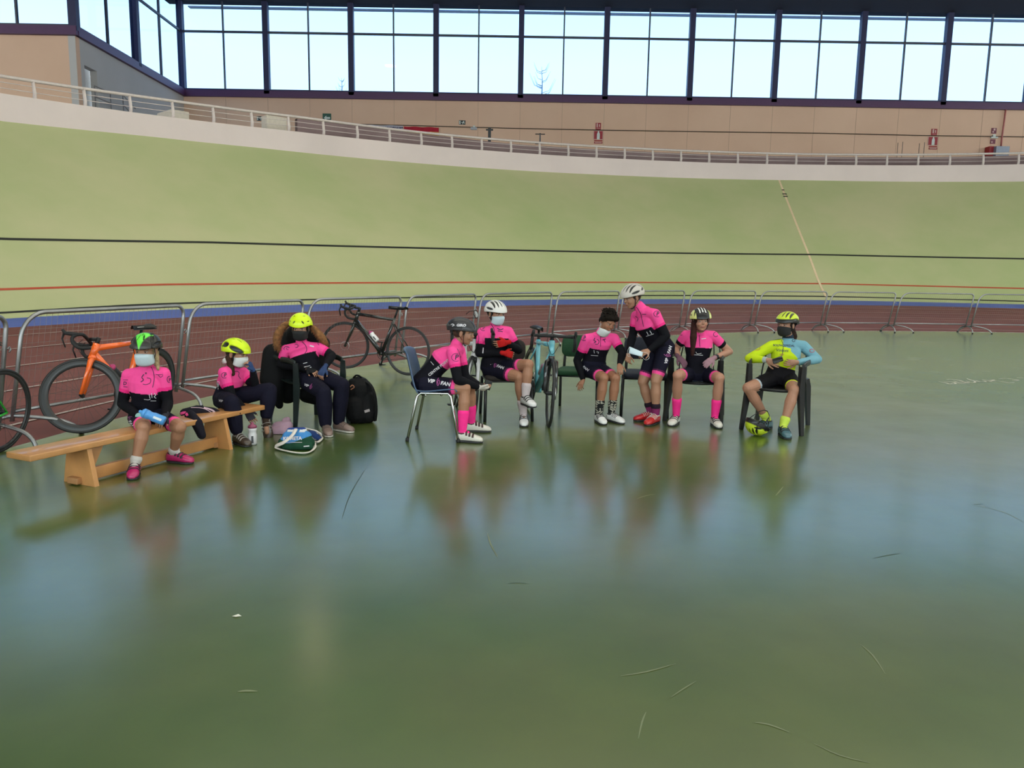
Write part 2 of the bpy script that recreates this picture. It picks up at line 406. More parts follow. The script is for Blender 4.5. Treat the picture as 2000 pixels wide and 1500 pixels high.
def window_run(p0, p1, n, first, ncol=True):
    """p0->p1 wall line in plan; n bays; each bay one structure window with columns"""
    d = (p1-p0)/n; ln = d.length; e = d.normalized(); nrm = Vector((-e.y, e.x, 0)); R = Matrix(((e.x, nrm.x, 0), (e.y, nrm.y, 0), (0, 0, 1)))
    for i in range(n):
        w = empty('window_%d' % (first+i), p0 + d*i, kind='structure'); iv = Matrix.Translation(-Vector(w.location))
        c = p0 + d*(i+.5)
        b = MB(); b.box(Vector((c.x, c.y, (ZS+ZT)/2+.1)), (.075, .12, ZT-ZS), MUL, R); b.box(Vector((c.x, c.y, ZM)), (ln, .10, .11), MUL, R)
        b.box(Vector((c.x, c.y, ZS+.27)), (ln, .10, .08), MUL, R); b.build('window_frame', w, M=iv)
        b = MB(); b.box(Vector((c.x, c.y, (ZS+ZT)/2+.1)) + nrm*.02, (ln, .012, ZT-ZS), GL, R); b.build('window_pane', w, M=iv)
        b = MB(); q = p0 + d*i; b.box(Vector((q.x, q.y, (ZS+ZT)/2+.1)), (.30, .34, ZT-ZS+.1), FRM, R); b.build('window_column', w, M=iv)
window_run(Vector((X0, YW, 0)), Vector((XR, YW, 0)), 13, 1)
# side wall returning toward the viewer, then the near left wall
dd = ray(146, 63); t = (ZS-EYE)/dd.z; YN = dd.y*t; XN = dd.x*t
b = MB(); R90 = Matrix.Rotation(math.atan2(YW-YN, X0-XN), 3, 'Z'); L = math.hypot(YW-YN, X0-XN)
mid = Vector(((X0+XN)/2, (YW+YN)/2, 0))
# door opening in the side wall
def side_pt(px, py):
    d = ray(px, py); e = Vector((X0-XN, YW-YN, 0)); # intersect vertical plane
    nx, ny = -e.y, e.x; t = (nx*XN + ny*YN)/(nx*d.x + ny*d.y); p = d*t; return p + Vector((0, 0, EYE))
dA = side_pt(164.5, 127); dB = side_pt(189, 137)
e = Vector((X0-XN, YW-YN, 0)).normalized(); base = Vector((XN, YN, 0)); sA = (dA-base).dot(e); sB = (dB-base).dot(e); zt = dA.z
def seg(mb, s0, s1, z0, z1, m, off=-.15, th=.3):
    nrm = Vector((-e.y, e.x, 0)); c = base + e*((s0+s1)/2) - nrm*off*-1; c.z = (z0+z1)/2
    mb.box(c, (s1-s0, th, z1-z0), m, Matrix(((e.x, nrm.x, 0), (e.y, nrm.y, 0), (0, 0, 1))))
nL = Vector((-e.y, e.x, 0))   # points to -x side (outside)
seg(b, 0, sA, 5.5, ZS, WALLG, .15); seg(b, sB, L, 5.5, ZS, WALLG, .15); seg(b, sA, sB, zt, ZS, WALLG, .15)
b.build('wall_left_side', kind='structure')
b = MB(); seg(b, sA-.3, sB+.3, 5.5, zt+.2, mat('door_lobby_grey', (.50, .52, .56), .6), .5, .1)
seg(b, sA+.28, sA+.34, 5.6, zt, MUL, .42, .05); dd_ = b.build('door_1', kind='structure')
b = MB(); seg(b, 0, L, ZS-.14, ZS+.22, SILL, .0, .34); b.build('trim_sill_side', kind='structure')
window_run(Vector((XN, YN, 0)), Vector((X0, YW, 0)), 2, 14)
XL = XN - STEP*5
b = MB(); b.box(((XL+XN)/2, YN+.15, (5.5+ZS)/2), (XN-XL, .3, ZS-5.5), WALL); b.build('wall_left_near', kind='structure')
b = MB(); b.box(((XL+XN)/2, YN, ZS+.04), (XN-XL+.3, .34, .36), SILL); b.build('trim_sill_left', kind='structure')
window_run(Vector((XL, YN, 0)), Vector((XN, YN, 0)), 5, 16)
# roof with unseen skylights added as light source; open rear lets in sky light
XA, XB_, YB, YE = XL-2, XR+2, -26.0, YW+.6
b = MB(); sky = [(-10, 34, -12, -9), (-10, 34, 0, 3), (-10, 34, 9, 12), (-10, 34, 18.5, 21.5)]
ys = sorted({YB, YE} | {s[2] for s in sky} | {s[3] for s in sky})
for y0, y1 in zip(ys, ys[1:]):
    hit = [s for s in sky if s[2] == y0]
    if hit:
        s = hit[0]; b.box(((XA+s[0])/2, (y0+y1)/2, ZT+.3), (s[0]-XA, y1-y0, .5), CEIL); b.box(((s[1]+XB_)/2, (y0+y1)/2, ZT+.3), (XB_-s[1], y1-y0, .5), CEIL)
    elif y0 > 20: b.box(((XA+XB_)/2, (y0+YN+.6)/2, ZT+.3), (XB_-XA, YN+.6-y0, .5), CEIL); b.box(((X0-.8+XB_)/2, (YN+.6+y1)/2, ZT+.3), (XB_-X0+.8, y1-YN-.6, .5), CEIL)
    else: b.box(((XA+XB_)/2, (y0+y1)/2, ZT+.3), (XB_-XA, y1-y0, .5), CEIL)
b.build('ceiling', kind='structure')
for i, s in enumerate(sky):
    b = MB(); b.box(((s[0]+s[1])/2, (s[2]+s[3])/2, ZT+.5), (s[1]-s[0], s[3]-s[2], .02), GLR); b.build('window_%d' % (21+i), kind='structure')  # skylight pane, out of view, added to let daylight in
# pale eaves outside the glass
EAV = mat('eaves', (.62, .66, .75), .7)
b = MB(); b.box(((X0+XR)/2, YW+1.3, ZT+.13), (XR-X0, .35, .06), EAV); b.build('trim_eaves', kind='structure')
# right and rear walls out of view
b = MB(); b.box((XR+.3, 10, 3+ZS/2-3), (.3, 72, ZS), WALL); b.build('wall_right', kind='structure')
b = MB(); b.box((XL-.2, 4, ZS/2), (.3, 62, ZS), WALL); b.build('wall_left', kind='structure')
b = MB(); b.box(((XL+XR)/2, YB, 3.2), (XR-XL, .3, 6.4), WALL); b.build('wall_rear', kind='structure')
# ================================================================ CROWD BARRIERS
GALV = mat('galvanised_tube', (.30, .30, .31), .38, .85, var=.15, scale=6)
GALVD = mat('galvanised_wire', (.22, .19, .19), .5, .6)
RUB = mat('black_rubber', (.012, .012, .012), .7)
bar_px = [((-400, 985), (-6, 878)), ((20, 858), (341, 793)), ((353, 785), (576, 747)), ((588, 742), (769, 715)), ((781, 712), (917, 692)), ((926, 690), (1066, 673)),
 ((1076, 670), (1197, 660)), ((1204, 659), (1324, 652)), ((1335, 651), (1461, 648)), ((1471, 648), (1599, 647)), ((1607, 647), (1731, 648)), ((1742, 648), (1882, 650)), ((1893, 650), (2040, 652))]
bar_lab = ['grey mesh crowd barrier cut off by the left edge of the photo', 'grey mesh crowd barrier right behind the orange road bike', 'grey mesh crowd barrier behind the masked rider with raised hand on the bench',
 'grey mesh crowd barrier with the black bike leaning on it', 'grey mesh crowd barrier behind the rider in the black helmet', 'grey mesh crowd barrier behind the white-helmeted seated rider with crossed arms',
 'grey mesh crowd barrier behind the bareheaded boy', 'grey mesh crowd barrier behind the back of the standing rider', 'grey mesh crowd barrier behind the smiling girl in black and yellow helmet',
 'grey mesh crowd barrier behind the girl in lime and blue jersey', 'grey mesh crowd barrier first to the right of the girl in lime and blue', 'grey mesh crowd barrier second from the right edge of the photo', 'grey mesh crowd barrier cut off by the right edge of the photo']
HB = 1.07
for bi, ((pxa, pya), (pxb, pyb)) in enumerate(bar_px):
    A = G(pxa, pya); B = G(pxb, pyb); e = (B-A); L = e.length; e.normalize(); nin = Vector((e.y, -e.x, 0))   # towards the infield
    root = empty('crowd_barrier', A, label=bar_lab[bi], category='barrier', group='mesh crowd barriers round the infield')
    SH = .19
    def pt(s, z, o=0.0): return e*(s + SH*z) + Vector((0, 0, z)) + nin*o     # sheared panel outline, local to A
    b = MB(); z0 = .15; pts = [pt(0, z0)]
    rl, rr = .20, .11
    for k in range(7):
        t = PI - k*PI/12; pts.append(pt(rl + rl*math.cos(t), HB - rl + rl*math.sin(t)))
    for k in range(7):
        t = PI/2 - k*PI/12; pts.append(pt(L - rr + rr*math.cos(t), HB - rr + rr*math.sin(t)))
    pts.append(pt(L, z0)); b.tube(pts, .0185, GALV, 10)
    b.tube([pt(0, .235), pt(L, .235)], .016, GALV, 8); b.build('frame', root)
    b = MB()
    nv = int(L/.055)
    for i in range(1, nv):
        s = L*i/nv; top = HB
        if s < rl: top = HB - rl + math.sqrt(max(rl*rl - (rl-s)**2, 0))
        if s > L-rr: top = HB - rr + math.sqrt(max(rr*rr - (s-L+rr)**2, 0))
        b.tube([pt(s, .24), pt(s, top-.01)], .0016, GALVD, 3, caps=False, smooth=False)
    z = .34
    while z < HB-.06:
        b.tube([pt(0, z), pt(L, z)], .0018, GALVD, 3, caps=False, smooth=False); z += .117
    b.build('wire_mesh', root)
    for s, dx in ((0.0, .42), (L, .04)):
        for sd in (1, -1):
            b = MB(); w = .33 if sd > 0 else .26
            b.tube(smooth_pts([pt(s, .20), pt(s + dx*.55*(1 if sd > 0 else -.3), .15, w*.6*sd), pt(s + dx*.85*(1 if sd > 0 else -.4), .085, w*.88*sd), pt(s + dx*(1 if sd > 0 else -.4), .012, w*sd)], 3), .017, GALV, 8); 
            f_ = b.build('foot', root)
            q = pt(s + dx*(1 if sd > 0 else -.4), 0, w*sd); b = MB(); b.tube([q, q + Vector((0, 0, .03))], .021, RUB, 8); b.build('rubber_cap', f_)
    b = MB(); b.tube([pt(L, .80), pt(L+.03, .80), pt(L+.05, .815), pt(L+.065, .79), pt(L+.05, .77)], .007, GALV, 6); b.build('hook', root)
# ================================================================ BICYCLES
TIRE = mat('tyre_rubber', (.014, .014, .015), .55); RIM = mat('black_rim', (.022, .022, .024), .35); SPK = mat('spoke_steel', (.10, .10, .10), .4, .8)
BLKP = mat('black_alloy', (.011, .011, .012), .4, spec=.3); BARM = mat('bar_tape', (.010, .010, .011), .75); SILV = mat('silver_alloy', (.45, .45, .46), .3, .9); CHN = mat('chain_steel', (.08, .08, .085), .4, .8)
def bicycle(label, Pr, Pf, lean=0.0, steer=0.0, frame=(.8, .12, .01), fork=None, rimd=.03, disc=False, scale=1.0, rimcol=None, fat=1.0, sd_up=0.0, tirecol=None, rim2=None, low=0.0):
    """Pr, Pf world positions of rear and front axles"""
    FR = mat('frame_paint_%s' % '_'.join('%02d' % int(c*99) for c in frame), frame, .25, 0, coat=.6, var=.02)
    FK = FR if fork is None else mat('fork_paint_%s' % '_'.join('%02d' % int(c*99) for c in fork), fork, .25, 0, coat=.6, var=.02)
    TR = TIRE if tirecol is None else mat('tan_tyre', tirecol, .6)
    RM = RIM if rim2 is None else mat('pale_rim', rim2, .35)
    X = (Pf-Pr).normalized(); Y = Vector((0, 0, 1)).cross(X).normalized(); Z = X.cross(Y)
    R = Matrix((X, Y, Z)).transposed() @ Matrix.Rotation(lean, 3, 'X')
    S = scale; RA_ = Vector((-.41, 0, .34))*S
    org = Pr - R @ RA_
    M = Matrix.Translation(org) @ R.to_4x4()
    root = empty('road_bicycle', M=M, label=label, category='bicycle')
    def V(x, y, z): return Vector((x, y, z))*S
    bb = V(0, 0, .27); ra = V(-.41, 0, .34); fa = V(.585, 0, .34); hb = V(.448, 0, .685); ht = V(.405, 0, .825-low); scl = V(-.165, 0, .755)
    ax = (ht-hb).normalized()
    def steerp(p): return hb + Matrix.Rotation(steer, 3, ax) @ (Vector(p)-hb)
    r = .021*fat*S
    b = MB(); b.tube([hb - ax*.01, ht + ax*.01], .024*S*fat, FR, 10)
    b.tube([hb + ax*.02*S, hb + ax*.02*S + (bb-hb)*.5, bb], [r*1.25, r*1.3, r*1.3], FR, 10); b.tube([ht - ax*.03*S, scl], [r, r*.8], FR, 10)
    b.tube([bb, scl + (scl-bb).normalized()*.03], [r, r*.85], FR, 10); b.tube([bb + V(0, -.045, 0), bb + V(0, .045, 0)], .026*S, FR, 10)
    for s in (1, -1):
        b.tube([bb + V(-.01, s*.028, 0), V(-.12, s*.045, .275), ra + V(0, s*.065, 0)], [.013*S, .011*S, .009*S], FR, 8)
        b.tube([scl + V(0, s*.018, -.06), V(-.26, s*.045, .56), ra + V(0, s*.065, 0)], [.009*S, .009*S, .008*S], FR, 8)
    fo = b.build('frame', root)
    b = MB(); f2 = []
    b.tube([steerp(hb - ax*.0), steerp(hb - ax*.035*S)], .026*S*fat, FK, 10)
    for s in (1, -1): b.tube([steerp(hb + V(.004, 0, -.03)), steerp(hb + V(.02, s*.042, -.06)), steerp(V(.50, s*.05, .54)), steerp(fa + V(0, s*.052, 0))], [.018*S*fat, .018*S*fat, .014*S*fat, .010*S*fat], FK, 8, flat=(1.0, 1.35))
    b.build('fork', root)
    def wheel(c, name, rot, rear):
        w = MB(); n = (rot @ Vector((0, 1, 0)))
        def P(p): return c + rot @ Vector(p)
        w.ring(c, n, .327*S, .0135*S, TR, 56, 8); wo = w.build(name, root)
        w = MB(); ri = .318-rimd
        prof = [(.318, .009), (.318-rimd*.5, .011), (ri, .006), (ri, -.006), (.318-rimd*.5, -.011), (.318, -.009)]
        g = []
        for i in range(57):
            t = 2*PI*i/56; g.append([P((q*S*math.cos(t), y*S, q*S*math.sin(t))) for q, y in prof + prof[:1]])
        w.sheet(g, RM); w.build('rim', wo)
        w = MB(); ns = 24
        for i in range(ns):
            t = 2*PI*i/ns; s = 1 if i % 2 else -1; t2 = t + (.5 if (i//2) % 2 else -.5)*(.9 if rear else .3)
            w.tube([P((.018*S*math.cos(t2), s*.03*S, .018*S*math.sin(t2))), P(((ri+.003)*S*math.cos(t), 0, (ri+.003)*S*math.sin(t)))], .0011, SPK, 3, caps=False)
        w.build('spokes', wo)
        w = MB(); w.tube([P((0, -.055*S, 0)), P((0, -.03*S, 0)), P((0, .03*S, 0)), P((0, .055*S, 0))], [.012*S, .02*S, .02*S, .012*S], BLKP, 10)
        if disc: 
            w.ring(P((0, .045*S, 0)), n, .06*S, .009*S, SILV, 28, 4, flat=(1.0, .15))
        if rear:
            for k in range(6): w.tube([P((0, -(.022+k*.004)*S, 0)), P((0, -(.0245+k*.004)*S, 0))], (.05-k*.005)*S, CHN, 20)
        w.build('hub', wo)
        return wo
    wheel(ra, 'rear_wheel', Matrix.Identity(3), True)
    wheel(steerp(fa), 'front_wheel', Matrix.Rotation(steer, 3, ax), False)
    # handlebar with drops, hoods and levers
    st = ht + ax*.055*S; sf = st + V(.085, 0, .012)
    b = MB(); b.tube([steerp(ht + ax*.005), steerp(st + ax*.012)], .020*S, BLKP, 10); b.tube([steerp(st), steerp(sf)], .016*S, BLKP, 8)
    for s in (1, -1):
        pp = [sf, sf + V(0, s*.11, 0), sf + V(.01, s*.185, 0), sf + V(.05, s*.205, -.003), sf + V(.085, s*.208, -.025), sf + V(.085, s*.21, -.075), sf + V(.05, s*.212, -.12), sf + V(0, s*.213, -.135), sf + V(-.045, s*.213, -.138)]
        b.tube([steerp(p) for p in smooth_pts(pp, 3)], .0155*S, BARM, 8)
    hbo = b.build('handlebar', root)
    for s in (1, -1):
        b = MB(); b.tube([steerp(sf + V(.04, s*.206, .0)), steerp(sf + V(.09, s*.207, .012)), steerp(sf + V(.135, s*.205, .028)), steerp(sf + V(.15, s*.203, .062))], [.017*S, .018*S, .017*S, .013*S], BARM, 8)
        b.tube([steerp(sf + V(.142, s*.203, .03)), steerp(sf + V(.165, s*.203, -.02)), steerp(sf + V(.15, s*.205, -.10))], [.009*S, .007*S, .006*S], BLKP, 6, flat=(.7, 1.4)); b.build('brake_lever', hbo)
    b = MB()
    for s in (1, -1): b.tube([steerp(p) for p in smooth_pts([sf + V(.03, s*.05, -.01), sf + V(.08, s*.06, -.06), sf + V(.05, s*.02, -.16), hb + V(.02, 0, .02)], 3)], .0028, BLKP, 5)
    b.build('cable', hbo)
    # seat post and saddle
    sd = scl + (scl-bb).normalized()*(.16+sd_up)*S
    b = MB(); b.tube([scl, sd], .0145*S, BLKP, 8); b.build('seat_post', root)
    b = MB(); rows = []
    for i in range(11):
        t = i/10; x = .15 - .27*t; w = (.016 + .055*max(0, (t-.35)/.65)**1.3 + .006*t); zt = .02 + .012*abs(t-.45)
        rows.append([sd + V(x, w*math.cos(a)*1.0, zt - .006 - .028*(abs(math.cos(a))**2.2) + (0 if math.sin(a) >= 0 else -.018)) for a in [k*2*PI/12 for k in range(13)]])
    b.sheet(rows, BLKP); b.tube([sd + V(.10, .02, .0), sd + V(-.07, .02, -.005)], .004*S, SILV, 5); b.tube([sd + V(.10, -.02, .0), sd + V(-.07, -.02, -.005)], .004*S, SILV, 5)
    b.build('saddle', root)
    # drivetrain
    b = MB(); c = bb + V(0, -.05, 0); b.ring(c, (0, 1, 0), .095*S, .009*S, BLKP, 40, 6, flat=(1, .3)); b.ring(c + V(0, .008, 0), (0, 1, 0), .07*S, .007*S, CHN, 32, 6, flat=(1, .3))
    for k in range(5): t = 2*PI*k/5; b.tube([c, c + V(.09*math.cos(t), 0, .09*math.sin(t))], .008*S, BLKP, 6)
    for s, t in ((-1, -1.35), (1, PI-1.35)):
        d = V(math.cos(t)*.17, 0, math.sin(t)*.17); p0 = bb + V(0, s*.06, 0); b.tube([p0, p0 + d + V(0, s*.012, 0)], [.014*S, .010*S], BLKP, 8)
    cr = b.build('crankset', root)
    for s, t in ((-1, -1.35), (1, PI-1.35)):
        d = V(math.cos(t)*.17, 0, math.sin(t)*.17); p0 = bb + V(0, s*.072, 0) + d; b = MB(); b.box(p0 + V(0, s*.045, 0), (.065*S, .06*S, .016*S), BLKP, bev=.005); b.build('pedal', cr)
    b = MB(); cy = -.05*S; cc = .093*S
    b.tube([bb + Vector((0, cy, cc)), ra + Vector((0, cy*.9, .045*S)), ra + Vector((-.045*S, cy*.9, 0)), ra + Vector((.01*S, cy*.9, -.06*S)), ra + Vector((.02*S, cy*.9, -.11*S)), bb + Vector((0, cy, -cc)), bb + Vector((cc, cy, 0))], .004*S, CHN, 5, closed=True)
    b.build('chain', root)
    b = MB(); b.tube([ra + V(.0, -.055, -.02), ra + V(.02, -.06, -.07), ra + V(.02, -.055, -.12)], .013*S, BLKP, 6, flat=(.6, 1.4)); b.build('derailleur', root)
    for p, q in ((steerp(hb + V(.045, 0, -.03)), 1), (scl + V(-.075, 0, -.11), 0)):
        if disc: continue
        b = MB(); b.tube([p + V(0, -.035, -.05), p + V(0, -.03, 0), p + V(0, .03, 0), p + V(0, .035, -.05)], .009*S, BLKP, 6); b.build('brake', root)
    return root, M, bb, hb, scl
def bottle_on(label, M, p0, d, body, cap, h=.17, r=.035, name='water_bottle', mark=None, cage=True):
    """bottle lying along d from p0 (local to M)"""
    BM_ = mat('bottle_%s' % '_'.join('%02d' % int(c*99) for c in body), body, .35); CM = mat('cap_%s' % '_'.join('%02d' % int(c*99) for c in cap), cap, .4)
    W = M @ Vector(p0); dz = (M.to_3x3() @ Vector(d)).normalized(); a, b2 = _frame(dz); R = Matrix((a, b2, dz)).transposed()
    root = empty(name, M=Matrix.Translation(W) @ R.to_4x4(), label=label, category='bottle')
    b = MB(); b.lathe((0, 0, 0), [(r*.8, 0), (r, .008), (r, h*.45), (r*.88, h*.52), (r*.88, h*.60), (r, h*.66), (r, h*.76)], BM_, 20)
    if mark: b.lathe((0, 0, 0), [(r*1.005, h*.12), (r*1.006, h*.42)], mat('bottle_mark_%s' % '_'.join('%02d' % int(c*99) for c in mark), mark, .4), 20) if False else None
    b.build('body', root)
    if mark:
        KM = mat('bottle_mark_%s' % '_'.join('%02d' % int(c*99) for c in mark), mark, .4); b = MB()
        for a0 in (0, 2.1, 4.2):
            g = [[Vector((r*1.012*math.cos(a0+t), r*1.012*math.sin(a0+t), z)) for t in (0, .25, .5)] for z in (h*.10, h*.25, h*.42)]; b.sheet(g, KM)
        b.build('print', root, fixn=False)
    b = MB(); b.lathe((0, 0, 0), [(r*1.02, h*.76), (r*1.02, h*.84), (r*.7, h*.90), (r*.36, h*.93), (r*.34, h*1.0), (r*.25, h*1.02)], CM, 20); b.build('cap', root)
    return root
# orange bike propped behind the bench
Pr = AT(302, 773, 7.72); Pf = AT(172, 786, 6.82); Pr.z = .335; Pf.z = .335
k = bicycle('orange road bike with deep black wheels turned sideways, propped behind the bench', Pr, Pf, lean=math.radians(-5), steer=math.radians(-64), low=.045, frame=(.86, .13, .012), rimd=.055, fat=1.35)
root, M, bb, hb, scl = k
d = (hb-bb).normalized(); bottle_on('dark bottle with magenta cap in the cage of the orange bike', M, bb + d*.20 + Vector((-.045, 0, .05)), d, (.03, .03, .04), (.45, .03, .15))
# black bike hung by its bars on the barrier
Pr = AT(797, 685.5, 10.6); Pf = AT(652, 672, 11.0)
k = bicycle('all black gravel bike leaning on the barrier with its drop bars over the top rail', Pr, Pf, lean=math.radians(4), steer=math.radians(24), frame=(.012, .012, .013), rimd=.018, disc=True, fat=1.15, sd_up=.02, scale=1.0)
root, M, bb, hb, scl = k
d = (hb-bb).normalized(); bottle_on('white bottle with pink cap in the cage of the black bike', M, bb + d*.17 + Vector((-.05, 0, .055)), d, (.75, .72, .72), (.45, .06, .2), h=.19, mark=(.05, .05, .06))
# celeste bike seen from the front
Pr = AT(1034, 737, 8.38); Pf = AT(1073, 766, 7.46)
k = bicycle('pale blue road bike seen from the front between the two seats', Pr, Pf, lean=math.radians(-5), steer=math.radians(-9), frame=(.13, .42, .50), fork=(.012, .012, .013), rimd=.045, disc=True, fat=1.25)
root, M, bb, hb, scl = k
d = (hb-bb).normalized(); bottle_on('clear bottle with mauve cap in the cage of the pale blue bike', M, bb + d*.2 + Vector((-.045, 0, .05)), d, (.4, .36, .36), (.30, .16, .22), mark=(.03, .03, .04))
# white and black bike behind the rider in the black helmet
Pr = AT(893, 742, 8.55); Pf = AT(922, 760, 7.62)
k = bicycle('white and black road bike mostly hidden behind the rider in the black helmet', Pr, Pf, lean=math.radians(-7), steer=math.radians(-22), frame=(.60, .58, .60), fork=(.62, .60, .62), rimd=.02, fat=1.1, scale=1.0)
# green bike at the left edge
Pr = AT(0, 816, 5.95); Pf = Pr + Vector((-.10, -.99, -.0)); Pr.z = .335; Pf.z = .335
k = bicycle('bright green bicycle cut off by the left edge, only its rear wheel showing', Pr, Pf, lean=math.radians(-6), steer=0, frame=(.03, .50, .05), rimd=.025, fat=1.7)
# ================================================================ SEATS
WOOD = mat('varnished_pine', (.50, .235, .082), .38, var=.18, scale=5, coat=.3); WOODE = mat('pine_end_grain', (.40, .19, .075), .5, var=.1)
def planed(b, c, size, R, m=WOOD): b.box(c, size, m, R, bev=.006)
# gym bench
ZB = .30
n0 = (G(13, 880, ZB) + G(57, 893, ZB))/2; f0 = G(497, 789, ZB); ax_ = (f0-n0); LB = ax_.length; ex = ax_.normalized(); ey = Vector((-ex.y, ex.x, 0)); RBn = Matrix((ex, ey, Vector((0, 0, 1)))).transposed()
bench = empty('gym_bench', Vector((n0.x, n0.y, 0)), math.atan2(ex.y, ex.x), label='long low varnished wooden gym bench under the two riders at the left', category='bench')
b = MB(); b.box((LB/2, 0, ZB-.02), (LB, .235, .04), WOOD, bev=.006); b.build('seat_plank', bench)
for s in (.42, LB-.45):
    b = MB(); b.prism([(-.155, 0), (.155, 0), (.10, ZB-.04), (-.10, ZB-.04)], (0, 1, 0), (0, 0, 1), (s, 0, 0), (.035, 0, 0), WOOD)
    b.prism([(0, ZB-.04), (.17, ZB-.04), (.03, .02), (0, .02)], (1, 0, 0), (0, 0, 1), (s+.017, 0, 0), (0, .03, 0), WOOD); lg = b.build('leg', bench)
    b = MB(); b.box((s-.03, .02, .03), (.05, .10, .045), WOODE, bev=.005); b.build('hook_block', lg)
b = MB(); b.box((LB/2, 0, .055), (LB-.9, .045, .085), WOOD, bev=.006); b.build('stretcher', bench)
# moulded plastic armchair
def plastic_chair(label, loc, rz, col, seat=.42, w=.50, dp=.46, arm=.66, back=.84, rough=.35, dirt=None):
    m = mat('plastic_%s' % '_'.join('%02d' % int(c*999) for c in col), col, rough, var=.1, spec=.28)
    t = empty('plastic_armchair', loc, rz, label=label, category='chair')     # faces local -Y
    b = MB(); g = []
    for i in range(9):
        y = -dp/2 + dp*i/8
        g.append([Vector(((w*.44)*(j/6*2-1)*(1-.08*i/8), y, seat + .015*((j/6*2-1)**2) - .02*math.sin(PI*i/8) - (.02 if i == 0 else 0))) for j in range(7)])
    b.sheet(g, m, th=Vector((0, 0, -.012))); b.tube([Vector((-w*.44, -dp/2, seat-.012)), Vector((w*.44, -dp/2, seat-.012))], .016, m, 6, flat=(.7, 1.6), hint=Vector((0, 1, 0))); b.build('seat', t)
    b = MB(); n = 9
    def bk(u, v):  # u -1..1, v 0..1
        return Vector((u*w*.45*(1-.18*v*v), dp/2 + .03 + .12*v - .06*u*u, seat + .03 + (back-seat-.03)*v - .05*(abs(u)**3)*v))
    rows = [[bk(u, v) for u in [-1, -.8, -.6, -.4, -.2, 0, .2, .4, .6, .8, 1]] for v in [0, .12, .25, .4, .55, .7, .85, 1]]
    bb_ = MB(); 
    # solid rim and slats with open slots
    for u in (-.95, -.63, -.32, 0, .32, .63, .95): bb_.tube([bk(u, v/8) for v in range(9)], .028, m, 6, flat=(1.0, .22), hint=Vector((1, 0, 0)))
    bb_.tube([bk(-1 + k/6, .97) for k in range(13)], .03, m, 6, flat=(.25, 1.2), hint=Vector((0, 0, 1))); bb_.tube([bk(-1 + k/6, .02) for k in range(13)], .025, m, 6, flat=(.25, 1.2), hint=Vector((0, 0, 1))); bb_.build('backrest', t)
    for s in (1, -1):
        b = MB(); b.tube(smooth_pts([(s*w*.49, -dp/2+.01, arm-.012), (s*w*.51, -dp*.2, arm+.005), (s*w*.51, dp*.2, arm), (s*w*.49, dp*.5, arm+.01), (s*w*.45, dp/2+.06, arm+.04)], 3), .028, m, 8, flat=(1.0, .38), hint=Vector((1, 0, 0))); b.build('armrest', t)
        for fy in (-1, 1):
            b = MB()
            if fy < 0: pts = [(s*w*.49, -dp/2, arm-.01), (s*w*.48, -dp/2-.005, seat), (s*(w*.50+.03), -dp/2-.035, 0)]; rs = [.036, .050, .030]
            else: pts = [(s*w*.44, dp/2+.04, seat+.06), (s*w*.45, dp/2+.05, seat-.02), (s*(w*.46+.02), dp/2+.11, 0)]; rs = [.032, .048, .030]
            b.tube(pts, rs, m, 4, flat=(1.1, .75), hint=Vector((1, 0, 0)), smooth=False); b.build('leg', t)
    return t
